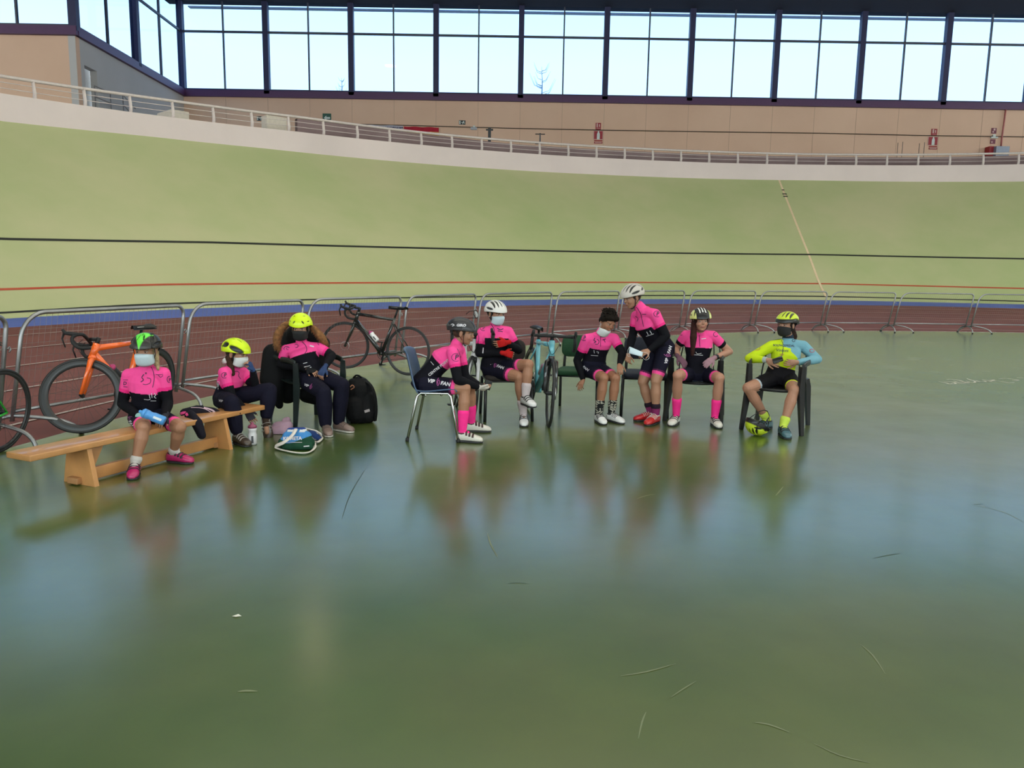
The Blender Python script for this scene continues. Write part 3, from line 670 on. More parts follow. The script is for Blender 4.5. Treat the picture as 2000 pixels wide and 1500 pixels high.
# padded stacking chair
def stack_chair(label, loc, rz, col, frame=(.010, .010, .011), w=.50, seat=.455, back=.80, bw=None):
    m = mat('uphol_%s' % '_'.join('%02d' % int(c*999) for c in col), col, .85, var=.12, scale=30, bump=.15, bscale=300); fr = mat('black_tube', frame, .4)
    t = empty('stacking_chair', loc, rz, label=label, category='chair')
    def pad(cx, cz, sx, sz, th, rr, horizontal):
        out = []
        for (qx, qz, a0) in ((1, 1, 0), (-1, 1, 90), (-1, -1, 180), (1, -1, 270)):
            for k in range(5): a = math.radians(a0 + k*22.5); out.append((qx*(sx/2-rr) + rr*math.cos(a), qz*(sz/2-rr) + rr*math.sin(a)))
        return out
    b = MB(); o1 = pad(0, 0, w*.92, .44, .05, .07, 1)
    for z, k in ((-.03, .93), (-.022, .985), (0, 1), (.014, .98), (.022, .92)): pass
    lv = [(-.028, .95), (-.018, 1), (.004, 1), (.018, .965), (.024, .88)]
    V = []; Fs = []; n = len(o1)
    for z, kk in lv: V += [Vector((x*kk, y*kk, seat - .02 + z)) for x, y in o1]
    for j in range(len(lv)-1): Fs += [(j*n+i, j*n+(i+1) % n, (j+1)*n+(i+1) % n, (j+1)*n+i) for i in range(n)]
    Fs += [tuple(range(n))[::-1], tuple((len(lv)-1)*n+i for i in range(n))]; b.add(V, Fs, m, True); b.build('seat_pad', t)
    b = MB(); bw = bw or w*.92; bz0 = seat+.11; o2 = pad(0, 0, bw, back-bz0, .04, .07, 0); V = []; Fs = []
    for d, kk in ((-.02, .93), (-.014, 1), (.012, 1), (.02, .95)): V += [Vector((x*kk, .235 + d + (z*kk)*.16 + .03*(1-(2*x/bw)**2), (back+bz0)/2 + z*kk)) for x, z in o2]
    for j in range(3): Fs += [(j*n+i, j*n+(i+1) % n, (j+1)*n+(i+1) % n, (j+1)*n+i) for i in range(n)]
    Fs += [tuple(range(n))[::-1], tuple(3*n+i for i in range(n))]; b.add(V, Fs, m, True); b.build('backrest_pad', t)
    b = MB()
    for s in (1, -1): b.tube([(s*w*.40, .20, seat-.05), (s*w*.40, .26, seat+.10), (s*w*.40, .285, back-.12)], .011, fr, 6, flat=(1.4, .8))
    b.tube([(-w*.45, -.19, seat-.055), (w*.45, -.19, seat-.055), (w*.45, .19, seat-.055), (-w*.45, .19, seat-.055)], .011, fr, 6, closed=True); b.build('frame', t)
    for sx in (1, -1):
        for sy in (1, -1):
            b = MB(); b.tube([(sx*w*.46, sy*.19, seat-.05), (sx*w*.48, sy*.235, 0)], .0155, fr, 8); b.build('leg', t)
    return t
# blue shell chair on chromed tube
def shell_chair(label, loc, rz):
    m = mat('blue_shell', (.045, .085, .165), .35, var=.06); ch = mat('chrome_tube', (.55, .55, .56), .18, 1.0, var=.02)
    t = empty('shell_chair', loc, rz, label=label, category='chair')
    prof = [(-.215, .415), (-.20, .440), (-.10, .432), (.02, .418), (.12, .420), (.175, .455), (.205, .53), (.228, .63), (.25, .72), (.268, .785), (.285, .80)]
    pp = smooth_pts([(0, y, z) for y, z in prof], 3)
    b = MB(); g = []
    for i, p in enumerate(pp):
        v = i/(len(pp)-1); w = .235 if v < .5 else .235 - .045*(v-.5)*2
        g.append([Vector((w*u, p.y + (.0 if v < .45 else -.045*u*u), p.z + (.028*u*u if v < .45 else -.02*abs(u)**4))) for u in [-1, -.85, -.6, -.3, 0, .3, .6, .85, 1]])
    b.sheet(g, m, th=None); so = b.build('shell', t); md = so.modifiers.new('t', 'SOLIDIFY'); md.thickness = .012; md.offset = 0
    for s in (1, -1):
        b = MB(); b.tube([(s*.265, -.24, 0), (s*.225, -.165, .40), (s*.215, -.14, .425), (s*.215, .10, .425), (s*.225, .13, .40), (s*.265, .215, 0)], .0125, ch, 10); b.build('leg_frame', t)
        for y in (-.24, .215): b = MB(); b.tube([(s*.265, y, 0), (s*.262, y*.985, .03)], .016, RUB, 8); b.build('rubber_foot', t)
    b = MB(); b.tube([(-.215, -.08, .412), (.215, -.08, .412)], .011, ch, 8); b.tube([(-.215, .06, .406), (.215, .06, .406)], .011, ch, 8); b.build('cross_bar', t)
    return t
# ================================================================ PEOPLE
def evalmesh(mb, voxel, smooth=4, fac=.5):
    me = bpy.data.meshes.new('tmp'); me.from_pydata(mb.v, [], mb.f); me.update()
    bm = bmesh.new(); bm.from_mesh(me); bmesh.ops.recalc_face_normals(bm, faces=bm.faces); bm.to_mesh(me); bm.free()
    o = bpy.data.objects.new('tmp', me); COL.objects.link(o)
    m = o.modifiers.new('r', 'REMESH'); m.mode = 'VOXEL'; m.voxel_size = voxel; m.use_smooth_shade = True
    if smooth: s = o.modifiers.new('s', 'SMOOTH'); s.factor = fac; s.iterations = smooth
    dg = bpy.context.evaluated_depsgraph_get(); out = bpy.data.meshes.new_from_object(o.evaluated_get(dg))
    bpy.data.objects.remove(o); bpy.data.meshes.remove(me); return out
def coords(me):
    a = np.empty(len(me.vertices)*3, 'f'); me.vertices.foreach_get('co', a); return a.reshape(-1, 3)
def setcol(me, C):
    at = me.color_attributes.new('Col', 'FLOAT_COLOR', 'POINT'); C4 = np.ones((len(C), 4), 'f'); C4[:, :3] = C; at.data.foreach_set('color', C4.ravel())
DUM = mat('skin', rough=.5, var=.04, attr='Col', spec=.35)
CLOTH = mat('sports_cloth', rough=.8, var=.07, scale=9, attr='Col', bump=.35, bscale=28, spec=.12)
HARD = mat('helmet_shell', rough=.36, var=.03, attr='Col', coat=.12, spec=.3)
HAIRM = mat('hair', rough=.7, var=.35, scale=40, attr='Col', bump=.6, bscale=120, spec=.12)
SHOEM = mat('shoe_upper', rough=.4, var=.08, attr='Col', coat=.2); SOLE = mat('shoe_sole', (.02, .02, .022), .6); SOLEW = mat('pale_sole', (.55, .50, .45), .6)
MASKW = mat('surgical_mask', (.50, .60, .66), .8, bump=.2, bscale=60); MASKP = mat('pale_mask', (.62, .64, .64), .8, bump=.2, bscale=60); MASKB = mat('black_cloth_mask', (.012, .012, .013), .85, bump=.2); STRAP = mat('chin_strap', (.01, .01, .011), .7)
PINK = (.86, .075, .30); PINKD = (.80, .03, .22); BLKC = (.0055, .0055, .008); NAVY = (.008, .0075, .018); SKIN = (.35, .175, .108); HOTP = (.90, .035, .26)
class Limbs:
    def __init__(s): s.mb = MB(); s.segs = []
    def seg(s, a, b, ra, rb, key, mid=None, n=14, flat=None, hint=None):
        """tapered limb with rounded ends; mid=(t, r) bulges"""
        a = Vector(a); b = Vector(b); L = (b-a).length
        ts = [(0, ra)] + (mid or []) + [(1, rb)]
        P = []; R = []
        d = (b-a).normalized()
        for k in (0, 35, 65): P.append(a - d*ra*math.cos(math.radians(k))*.98); R.append(max(ra*math.sin(math.radians(k)), .001))
        for t, r in ts: P.append(a + (b-a)*t); R.append(r)
        for k in (65, 35, 0): P.append(b + d*rb*math.cos(math.radians(k))*.98); R.append(max(rb*math.sin(math.radians(k)), .001))
        s.mb.tube(P, R, None, n, flat=flat, hint=hint); s.segs.append((a, b, ra, rb, key)); return s
    def loft(s, rings, key, segs, n=20):
        """rings: (centre, axis x radius vector, axis y radius vector)"""
        V = []; Fs = []
        for c, ax, ay in rings:
            for i in range(n):
                t = 2*PI*i/n; ct, st = math.cos(t), math.sin(t); V.append(c + ax*(abs(ct)**.85*(1 if ct > 0 else -1)) + ay*(abs(st)**.85*(1 if st > 0 else -1)))
        for j in range(len(rings)-1):
            for i in range(n): k = (i+1) % n; Fs.append((j*n+i, j*n+k, (j+1)*n+k, (j+1)*n+i))
        Fs += [tuple(range(n))[::-1], tuple((len(rings)-1)*n+i for i in range(n))]
        s.mb.add(V, Fs, None, True); s.segs += segs; return s
    def ball(s, c, r, key, R=None):
        s.mb.ball(c, r, None, R, 16, 12); rr = r if not isinstance(r, (tuple, list)) else sum(r)/3; s.segs.append((Vector(c), Vector(c) + Vector((0, 0, 1e-4)), rr, rr, key)); return s
    def classify(s, V):
        best = np.full(len(V), 1e9); idx = np.zeros(len(V), int); T = np.zeros(len(V))
        for i, (a, b, ra, rb, key) in enumerate(s.segs):
            a_ = np.array(a); d = np.array(b) - a_; L2 = d@d; t = np.clip(((V-a_)@d)/L2, 0, 1)
            q = a_ + t[:, None]*d; dist = np.linalg.norm(V-q, axis=1) - (ra + (rb-ra)*t)
            m = dist < best; best[m] = dist[m]; idx[m] = i; T[m] = t[m]
        return [s.segs[i][4] for i in idx], T, idx
    def build(s, name, parent, colf, voxel=.0045, m=None, smooth=4, **kw):
        me = evalmesh(s.mb, voxel, smooth); V = coords(me); keys, T, idx = s.classify(V)
        C = np.zeros((len(V), 3)); ks = np.array(keys, dtype=object)
        for k in set(keys):
            msk = ks == k; C[msk] = colf(k, T[msk], V[msk])
        setcol(me, C); me.materials.append(m); me.name = name
        o = bpy.data.objects.new(name, me); COL.objects.link(o); o.parent = parent
        for k, v in kw.items(): o[k] = v
        return o
def solid(c): return lambda k, t, V: np.tile(np.array(c), (len(V), 1))
def hand(lm, wr, d, n, side, curl=.5, s=1.0, key='hand', grow=0.0, fingers=1.0, nf=4):
    """wr wrist, d pointing direction, n palm normal, side +1: thumb towards d x n"""
    d = Vector(d).normalized(); n = Vector(n); n = (n - d*n.dot(d)).normalized(); x = d.cross(n)*side
    lm.loft([(wr - d*.01*s, x*(.022*s+grow), n*(.017*s+grow)), (wr + d*.02*s, x*(.030*s+grow), n*(.016*s+grow)), (wr + d*.055*s, x*(.036*s+grow), n*(.0145*s+grow)), (wr + d*.078*s, x*(.036*s+grow), n*(.012*s+grow)), (wr + d*.086*s, x*(.030*s), n*(.008*s))], key, [(wr, wr + d*.08*s, .024*s+grow, .024*s+grow, key)])
    for i in range(nf):
        off = (1.5-i)*.0185*s; L = (.070, .078, .072, .057)[i]*s*fingers; p = wr + d*.078*s + x*off; dd = (d + x*(1.5-i)*.07).normalized(); r = .0078*s + grow
        a = curl*(.9 + .12*i)
        for j, fr in enumerate((.45, .30, .25)):
            dd = (Quaternion(n.cross(dd).normalized()*1.0, -a*(.8 if j == 0 else 1.0)) @ dd) if a else dd
            q = p + dd*L*fr; lm.seg(p, q, r*(1-.06*j), r*(.94-.06*j), key, n=8); p = q
    p = wr + d*.022*s + x*.026*s; dd = (d*.75 + x*.75 + n*.25).normalized()
    for j, l in enumerate((.034, .026, .02)):
        if fingers < .8 and j == 2: break
        q = p + dd*l*s; lm.seg(p, q, .0105*s+grow - j*.001, .0095*s+grow - j*.001, key, n=8); p = q; dd = (dd + d*.35*(1) + n*.3*curl - x*.15).normalized()
def head_R(face, up=(0, 0, 1), roll=0.0):
    y = Vector(face).normalized(); x = y.cross(Vector(up)).normalized(); z = x.cross(y); R = Matrix((x, y, z)).transposed()
    return R @ Matrix.Rotation(roll, 3, 'Y')
def head_prims(lm, c, R, s=1.0):
    def E(p, r, k='head'): lm.ball(c + R @ (Vector(p)*s), tuple(q*s for q in r), k, R)
    E((0, -.014, .030), (.072, .092, .078)); E((0, .022, -.028), (.059, .066, .072)); E((0, .048, -.083), (.026, .028, .024)); E((0, .030, -.070), (.046, .045, .034))
    for q in (-1, 1): E((q*.030, .058, -.030), (.026, .026, .026)); E((q*.073, -.008, -.012), (.009, .018, .030)); E((q*.026, .073, .018), (.022, .014, .009)); E((q*.030, .074, .0015), (.013, .010, .0085))
    E((0, .088, -.020), (.011, .016, .011)); E((0, .080, -.006), (.009, .014, .024)); E((0, .080, -.052), (.020, .012, .006)); E((0, .079, -.061), (.017, .011, .0065))
def face_paint(V, C, c, R, s, skin=SKIN, smile=0.0, brow=(.05, .03, .02), hairline=None, haircol=None):
    L = (V - np.array(c)) @ np.array(R) / s      # local head coordinates
    x, y, z = L[:, 0], L[:, 1], L[:, 2]; fr = y > .035; inh = (np.abs(x) < .1) & (np.abs(y) < .13) & (np.abs(z) < .13)
    zz = z - smile*np.abs(x)*.35
    lips = inh & fr & (np.abs(x) < .021) & (np.abs(zz + .0565) < .0065*(1 - (x/.024)**2)); C[lips] = (.38, .11, .09)
    ln = inh & fr & (np.abs(x) < .020) & (np.abs(zz + .0560) < .0018); C[ln] = (.16, .04, .035)
    for q in (-1, 1):
        ex = x - q*.030
        e = inh & fr & ((ex/.0115)**2 + ((z - .002)/.0050)**2 < 1); C[e] = (.36, .31, .28)
        i = inh & fr & (ex**2 + (z - .002)**2 < .0052**2); C[i] = (.03, .018, .012)
        b = inh & fr & (np.abs(ex) < .0155) & (np.abs(z - .0185 + ex*q*.18) < .0028); C[b] = brow
        l = inh & fr & (np.abs(ex) < .0145) & (np.abs(z - .0082 + (ex/.0145)**2*.004) < .0014); C[l] = (.06, .03, .025)
    ch = inh & fr & ((np.abs(np.abs(x) - .036) < .014) & (np.abs(z + .030) < .012)); C[ch] = C[ch]*np.array((1.05, .9, .88))
    return C
def smoothstep(a, b, x): t = np.clip((x-a)/(b-a), 0, 1); return t*t*(3-2*t)
def helmet(parent, c, R, s, style, cols, extra=None):
    """cols = (main, dark, accent)"""
    main, dark, acc = [np.array(q) for q in cols]
    nu, nv = 150, 56; V = []; UV = []
    rx, ry, rz = (.112, .137, .108) if style != 'skate' else (.112, .122, .116)
    cz = .026; cy = -.016
    if style == 'aero': rx, ry, rz = .102, .146, .104; cy = -.026
    th = np.linspace(0, 2*PI, nu, endpoint=False)
    rim = .030 + .0*th
    # rim height: high at the brow, dips at temples and nape
    sy = np.sin(th)
    if style == 'skate': rim = np.where(sy > 0, .034 - .0*sy, .034 + .052*sy); rim = rim - .018*np.clip(1-np.abs(sy+.1)/.5, 0, 1)
    else: rim = np.where(sy > 0, .018 + .022*sy, .018 + .030*sy)
    phm = np.arccos(np.clip((rim-cz)/rz, -1, 1))
    vv = np.linspace(0, 1, nv)
    TH, VV = np.meshgrid(th, vv); PH = VV*phm[None, :]
    X = np.sin(PH)*np.cos(TH); Y = np.sin(PH)*np.sin(TH); Z = np.cos(PH)
    # taper towards the back
    k = 1 - .10*np.clip(-Y, 0, 1)**2 if style != 'skate' else 1
    px = rx*X*k; py = cy + ry*Y; pz = cz + rz*Z - .012*np.clip(Y, 0, 1)**3
    if style == 'aero': pz = pz - .010*np.clip(-Y-.5, 0, 1)
    C = np.tile(main, (nv, nu, 1)); D = np.zeros((nv, nu))
    def slot(cx, cyv, w, l, ang=0.0, dep=.013, col=None, pw=2.0):
        for sg in ((1, -1) if cx else (1,)):
            dx = X - sg*cx; dy = Y - cyv; ca, sa = math.cos(ang*sg), math.sin(ang*sg); u = dx*ca - dy*sa; v = dx*sa + dy*ca
            q = (np.abs(u)/w)**pw + (np.abs(v)/l)**pw; m = np.clip(1.25-q, 0, 1)/.25; m = np.clip(m, 0, 1)
            nonlocal D, C
            D = np.maximum(D, m*dep); C = C*(1-m[..., None]) + (dark if col is None else np.array(col))*m[..., None]
    def side(cyv, czv, w, l, ang=0.0, dep=.013, sgn=(1, -1), col=None):
        for sg in sgn:
            dx = (Y - cyv); dz = Z - czv; ca, sa = math.cos(ang), math.sin(ang); u = dx*ca + dz*sa; v = -dx*sa + dz*ca
            q = (u/l)**2 + (v/w)**2; m = np.clip((1.25-q)/.25, 0, 1)*(np.sign(X) == sg)*(np.abs(X) > .45)
            nonlocal D, C
            D = np.maximum(D, m*dep); C = C*(1-m[..., None]) + (dark if col is None else np.array(col))*m[..., None]
    if style == 'road':      # long parallel vents
        if extra and 'band' in extra: m = (smoothstep(.74, .80, VV)); C = C*(1-m[..., None]) + np.array(extra['band'])*m[..., None]
        slot(0, .42, .085, .34); slot(0, -.48, .08, .34); slot(.30, .30, .085, .42, .12); slot(.30, -.55, .08, .28, -.15); slot(.58, .16, .085, .42, .22); slot(.56, -.52, .08, .25, -.3)
        side(.15, .28, .10, .34); side(-.62, .30, .10, .22, -.2)
    if style == 'roadside':  # large side window, few on top
        slot(.20, .25, .045, .20, .1); side(.42, .30, .19, .46, -.32); side(-.45, .42, .20, .32, .35); side(-.72, .16, .09, .16, .6); slot(0, -.3, .06, .3); slot(.28, -.35, .07, .3)
    if style == 'greenv':    # black with a green V panel in front
        tri = smoothstep(.03, -.03, np.abs(X) - .60*np.clip(1-Y/1.0, 0, 1)**.75)*smoothstep(.0, .08, Y); C = C*(1-tri[..., None]) + acc*tri[..., None]
        slot(.17, .52, .045, .20, .30); slot(0, .30, .04, .14); slot(.66, .40, .09, .34, .40); slot(.40, -.2, .08, .35, .1); slot(0, -.4, .09, .3)
        side(.2, .3, .10, .32); side(-.5, .3, .12, .25)
    if style == 'aero':
        slot(.32, .66, .05, .20, .3); side(-.72, .30, .045, .14, -.4); slot(0, -.2, .045, .5, 0, .006, main*.6)
        m = np.exp(-((np.abs(X)-.30)/.05)**2)*.5*(Y < .6)*(Y > -.9); D = D + m*.004
        m = smoothstep(.80, .86, VV)*(Y < .2); D = D + m*.006
    if style == 'skate':
        side(.45, .42, .035, .11, 0, .007); side(-.1, .42, .035, .11, 0, .007)
        slot(.38, .80, .11, .032, .0, .007); slot(.42, .35, .10, .035, .6, .007); slot(.42, -.4, .10, .035, -.6, .007); slot(.3, -.8, .10, .032, 0, .007)
    if style == 'twotone':   # black front centre with white ribs, yellow sides
        cen = smoothstep(.64, .58, np.abs(X) + .0)*smoothstep(-.6, -.4, Y+.2*0); C = C*(1-cen[..., None]) + dark*cen[..., None]
        for sg in (-1, 0, 1): 
            m = smoothstep(.06, .035, np.abs(X - sg*.26))*(Y < .72)*(Y > -.8)*(Z > .35); C = C*(1-m[..., None]) + np.array((.7, .7, .68))*m[..., None]
        slot(.13, .3, .05, .3, .05); slot(.38, .3, .055, .3, .1); slot(.66, .36, .085, .22, .55); side(-.1, .33, .10, .30)
        low = smoothstep(.74, .8, VV)*smoothstep(.40, .46, np.abs(X)); 
    P = np.stack([px, py, pz], -1); N = np.stack([X/rx, Y/ry, Z/rz], -1); N /= np.linalg.norm(N, axis=-1, keepdims=True); P = P - N*D[..., None]
    nr = np.array(R); W = (P.reshape(-1, 3)*s) @ nr.T + np.array(c)
    IN = P - N*.016; WI = (IN.reshape(-1, 3)*s) @ nr.T + np.array(c)
    Fs = [(j*nu+i, (j+1)*nu+i, (j+1)*nu+(i+1) % nu, j*nu+(i+1) % nu) for j in range(nv-1) for i in range(nu)]
    n0 = nv*nu; Fi = [(n0+a, n0+d, n0+c_, n0+b) for a, b, c_, d in Fs]; Fr = [((nv-1)*nu+i, n0+(nv-1)*nu+i, n0+(nv-1)*nu+(i+1) % nu, (nv-1)*nu+(i+1) % nu) for i in range(nu)]
    me = bpy.data.meshes.new('helmet'); me.from_pydata([tuple(p) for p in np.vstack([W, WI])], [], Fs+Fi+Fr); me.polygons.foreach_set('use_smooth', [True]*len(me.polygons))
    setcol(me, np.vstack([C.reshape(-1, 3), np.tile(np.array((.012, .012, .013)), (n0, 1))])); me.materials.append(HARD); me.update()
    o = bpy.data.objects.new('helmet', me); COL.objects.link(o); o.parent = parent
    def W3(p): return Vector(c) + R @ (Vector(p)*s)
    b = MB()
    for q in (-1, 1):
        b.tube([W3((q*.080, .03, .02)), W3((q*.078, .022, -.03)), W3((q*.056, .025, -.085)), W3((q*.02, .035, -.112)), W3((0, .038, -.114))], .0048*s, STRAP, 5, flat=(1.4, .5))
        b.tube([W3((q*.080, -.06, .01)), W3((q*.076, -.02, -.03)), W3((q*.066, .014, -.065))], .0045*s, STRAP, 5, flat=(1.4, .5))
    b.build('chin_strap', o)
    if extra and extra.get('visor'):
        b = MB(); g = [[W3((.07*u, .098 + .0*v - .03*u*u + .04*v, .052 - .012*v - .008*u*u)) for u in [-1, -.66, -.33, 0, .33, .66, 1]] for v in (0, .5, 1)]; b.sheet(g, STRAP, th=Vector((0, 0, .003))); b.build('visor', o)
    return o
def face_mask(parent, c, R, s, m, drop=0.0, k=1.0):
    g = []; yc = [.093, .106, .109, .106, .102, .098, .093, .085, .072]
    for j in range(9):
        row = []
        for i in range(13):
            az = math.radians(-86 + 172*i/12); ca = math.cos(az); pleat = .0016*math.sin(j*3.1); zc = -.010 - .0128*j; zm = -.056
            row.append(Vector(c) + R @ (Vector(((.067+pleat)*math.sin(az)*k, (yc[j]+pleat)*abs(ca)**.75 + .012*(1-ca) - drop*.45, zm + (zc-zm)*(.62+.38*ca) - drop))*s))
        g.append(row)
    b = MB(); b.sheet(g, m); o = b.build('face_mask', parent); md = o.modifiers.new('t', 'SOLIDIFY'); md.thickness = .0025; md.offset = 1
    b = MB()
    for q in (-1, 1):
        for z in (-.03, -.085): b.tube([Vector(c) + R @ (Vector((q*.064*k, .012, z-drop*.8))*s), Vector(c) + R @ (Vector((q*.074, -.004, (z-.05)/2 + .02))*s), Vector(c) + R @ (Vector((q*.080, -.016, -.004 if z > -.05 else -.03))*s)], .0016, m, 4)
    b.build('ear_loop', o); return o
def shoe(parent, ankle, toe, up, s, main, accent, sole=SOLE, style='velcro', L=.245):
    """closed shoe from heel to toe, up to the ankle opening"""
    ankle = Vector(ankle); f = (Vector(toe)-ankle); up = Vector(up).normalized(); f = (f - up*f.dot(up)).normalized(); x = f.cross(up)
    bot = ankle - up*.075*s
    if up.z > .95 and bot.z < .03: bot.z = .004
    heel = bot - f*.055*s; L = L*s
    st = [(0.0, .024, .056), (.04, .033, .078), (.16, .038, .090), (.30, .038, .092), (.42, .039, .084), (.58, .043, .068), (.74, .046, .054), (.88, .041, .043), (.97, .026, .031), (1.0, .012, .018)]
    V = []; n = 16; Fs = []
    for t, w, h in st:
        for i in range(n):
            a = 2*PI*i/n; ct, sn = math.cos(a), math.sin(a); zz = h*(.5+.5*sn) if sn > -.3 else h*.30*(1+sn)
            V.append(heel + f*L*t + x*w*s*(abs(ct)**.7)*(1 if ct > 0 else -1) + up*(.010 + zz*1.0)*s)
    for j in range(len(st)-1):
        for i in range(n): k = (i+1) % n; Fs.append((j*n+i, j*n+k, (j+1)*n+k, (j+1)*n+i))
    Fs += [tuple(range(n))[::-1], tuple((len(st)-1)*n+i for i in range(n))]
    ms = mat('shoe_%s' % '_'.join('%02d' % int(c*99) for c in main), main, .38, var=.08, coat=.3); ma = mat('shoeacc_%s' % '_'.join('%02d' % int(c*99) for c in accent), accent, .5)
    b = MB(); b.add(V, Fs, ms, True); b.tube([heel + f*(.055*s) + up*.078*s + (f*math.cos(a)*.044 + x*math.sin(a)*.032)*s for a in [2*PI*i/12 for i in range(12)]], .009*s, ma, 6, closed=True); o = b.build('shoe', parent)
    b = MB(); out = [(0.0, .019), (.05, .031), (.2, .037), (.42, .036), (.6, .043), (.78, .046), (.92, .036), (1.0, .010)]
    A = [heel + f*(L*t) + x*w*s for t, w in out] + [heel + f*(L*t) - x*w*s for t, w in out[::-1]]; nA = len(A)
    b.add(A + [p + up*.014*s for p in A], [tuple(range(nA)), tuple(nA+i for i in range(nA))[::-1]] + [(i, (i+1) % nA, nA+(i+1) % nA, nA+i) for i in range(nA)], sole); b.build('sole', o)
    b = MB()
    for k, t in enumerate((.40, .52, .64) if style == 'velcro' else (.40, .47, .54, .61)):
        h = .085 - (t-.42)*.105; w = .041 + (t-.4)*.02
        b.tube([heel + f*(L*(t+.02*math.cos(a))) + x*w*s*math.cos(a)*1.03 + up*(.012 + h*(.5+.5*math.sin(a))*1.02)*s for a in [math.radians(q) for q in range(10, 171, 20)]], (.0065 if style == 'velcro' else .003)*s, ma, 5, flat=(1.6, .45) if style == 'velcro' else None)
    b.build('strap' if style == 'velcro' else 'lace', o)
    return o
def cam_decal(o, base, polys2d, m, off=.003):
    """wrap flat artwork (pixel outlines) onto the front of mesh o along the line of sight"""
    me = o.data; bm = bmesh.new(); bm.from_mesh(me); bvh = BVHTree.FromBMesh(bm)
    if m.name not in [q.name for q in me.materials]: me.materials.append(m)
    mi = [q.name for q in me.materials].index(m.name); org = Vector((0, 0, EYE)) - base
    nb = 0
    for V, Fs in polys2d:
        vs = []
        for (px, py) in V:
            d = ray(px, py).normalized(); h = bvh.ray_cast(org, d, 30)
            vs.append(None if h[0] is None else h[0] - d*off)
        bv = [bm.verts.new(p) if p is not None else None for p in vs]
        for f in Fs:
            q = [bv[i] for i in f]
            if None in q: continue
            if max((a.co-q[0].co).length for a in q) > .09: continue
            try: fc = bm.faces.new(q); fc.material_index = mi; nb += 1
            except ValueError: pass
    bm.normal_update(); bm.to_mesh(me); bm.free(); me.update(); return nb
def subdiv2d(V, Fs, mx=2.2):
    """split long edges of flat polygons so they can follow a curved surface"""
    bm = bmesh.new(); vs = [bm.verts.new((x, y, 0)) for x, y in V]
    for f in Fs:
        try: bm.faces.new([vs[i] for i in f])
        except ValueError: pass
    bmesh.ops.triangulate(bm, faces=bm.faces)
    for _ in range(4):
        ed = [e for e in bm.edges if e.calc_length() > mx]
        if not ed: break
        bmesh.ops.subdivide_edges(bm, edges=ed, cuts=1); bmesh.ops.triangulate(bm, faces=bm.faces)
    bm.verts.index_update(); out = ([(v.co.x, v.co.y) for v in bm.verts], [tuple(v.index for v in f.verts) for f in bm.faces]); bm.free(); return out
def txt(body, cx, cy, size, ang=0.0, shear=0.0, bold=.02, sx=1.0):
    V, Fs = text_mesh(body, size, bold=bold*size); a = math.radians(ang); ca, sa = math.cos(a), math.sin(a); P = []
    for v in V: x = v.x*sx + shear*v.y; y = -v.y; P.append((cx + x*ca - y*sa, cy + x*sa + y*ca))
    return subdiv2d(P, Fs)
def stroke(pts, w, closed=False):
    """pixel polyline with width"""
    P = [Vector((x, y, 0)) for x, y in pts]; P = smooth_pts(P, 4) if len(P) > 2 else P; L = []; n = len(P)
    for i, p in enumerate(P):
        d = (P[min(i+1, n-1)]-P[max(i-1, 0)]); d = d.normalized() if d.length else Vector((1, 0, 0)); q = Vector((-d.y, d.x, 0))*w/2; L += [p+q, p-q]
    return subdiv2d([(v.x, v.y) for v in L], [(2*i, 2*i+1, 2*i+3, 2*i+2) for i in range(n-1)])
def arc(cx, cy, rx, ry, a0, a1, w): return stroke([(cx + rx*math.cos(math.radians(a0+(a1-a0)*i/10)), cy + ry*math.sin(math.radians(a0+(a1-a0)*i/10))) for i in range(11)], w)
INKW = mat('white_print', (.62, .60, .64), .7, var=.02); INKN = mat('navy_print', (.035, .012, .05), .7, var=.02); INKM = mat('mauve_print', (.30, .06, .22), .7, var=.02)
def C3(c): return np.array(c)
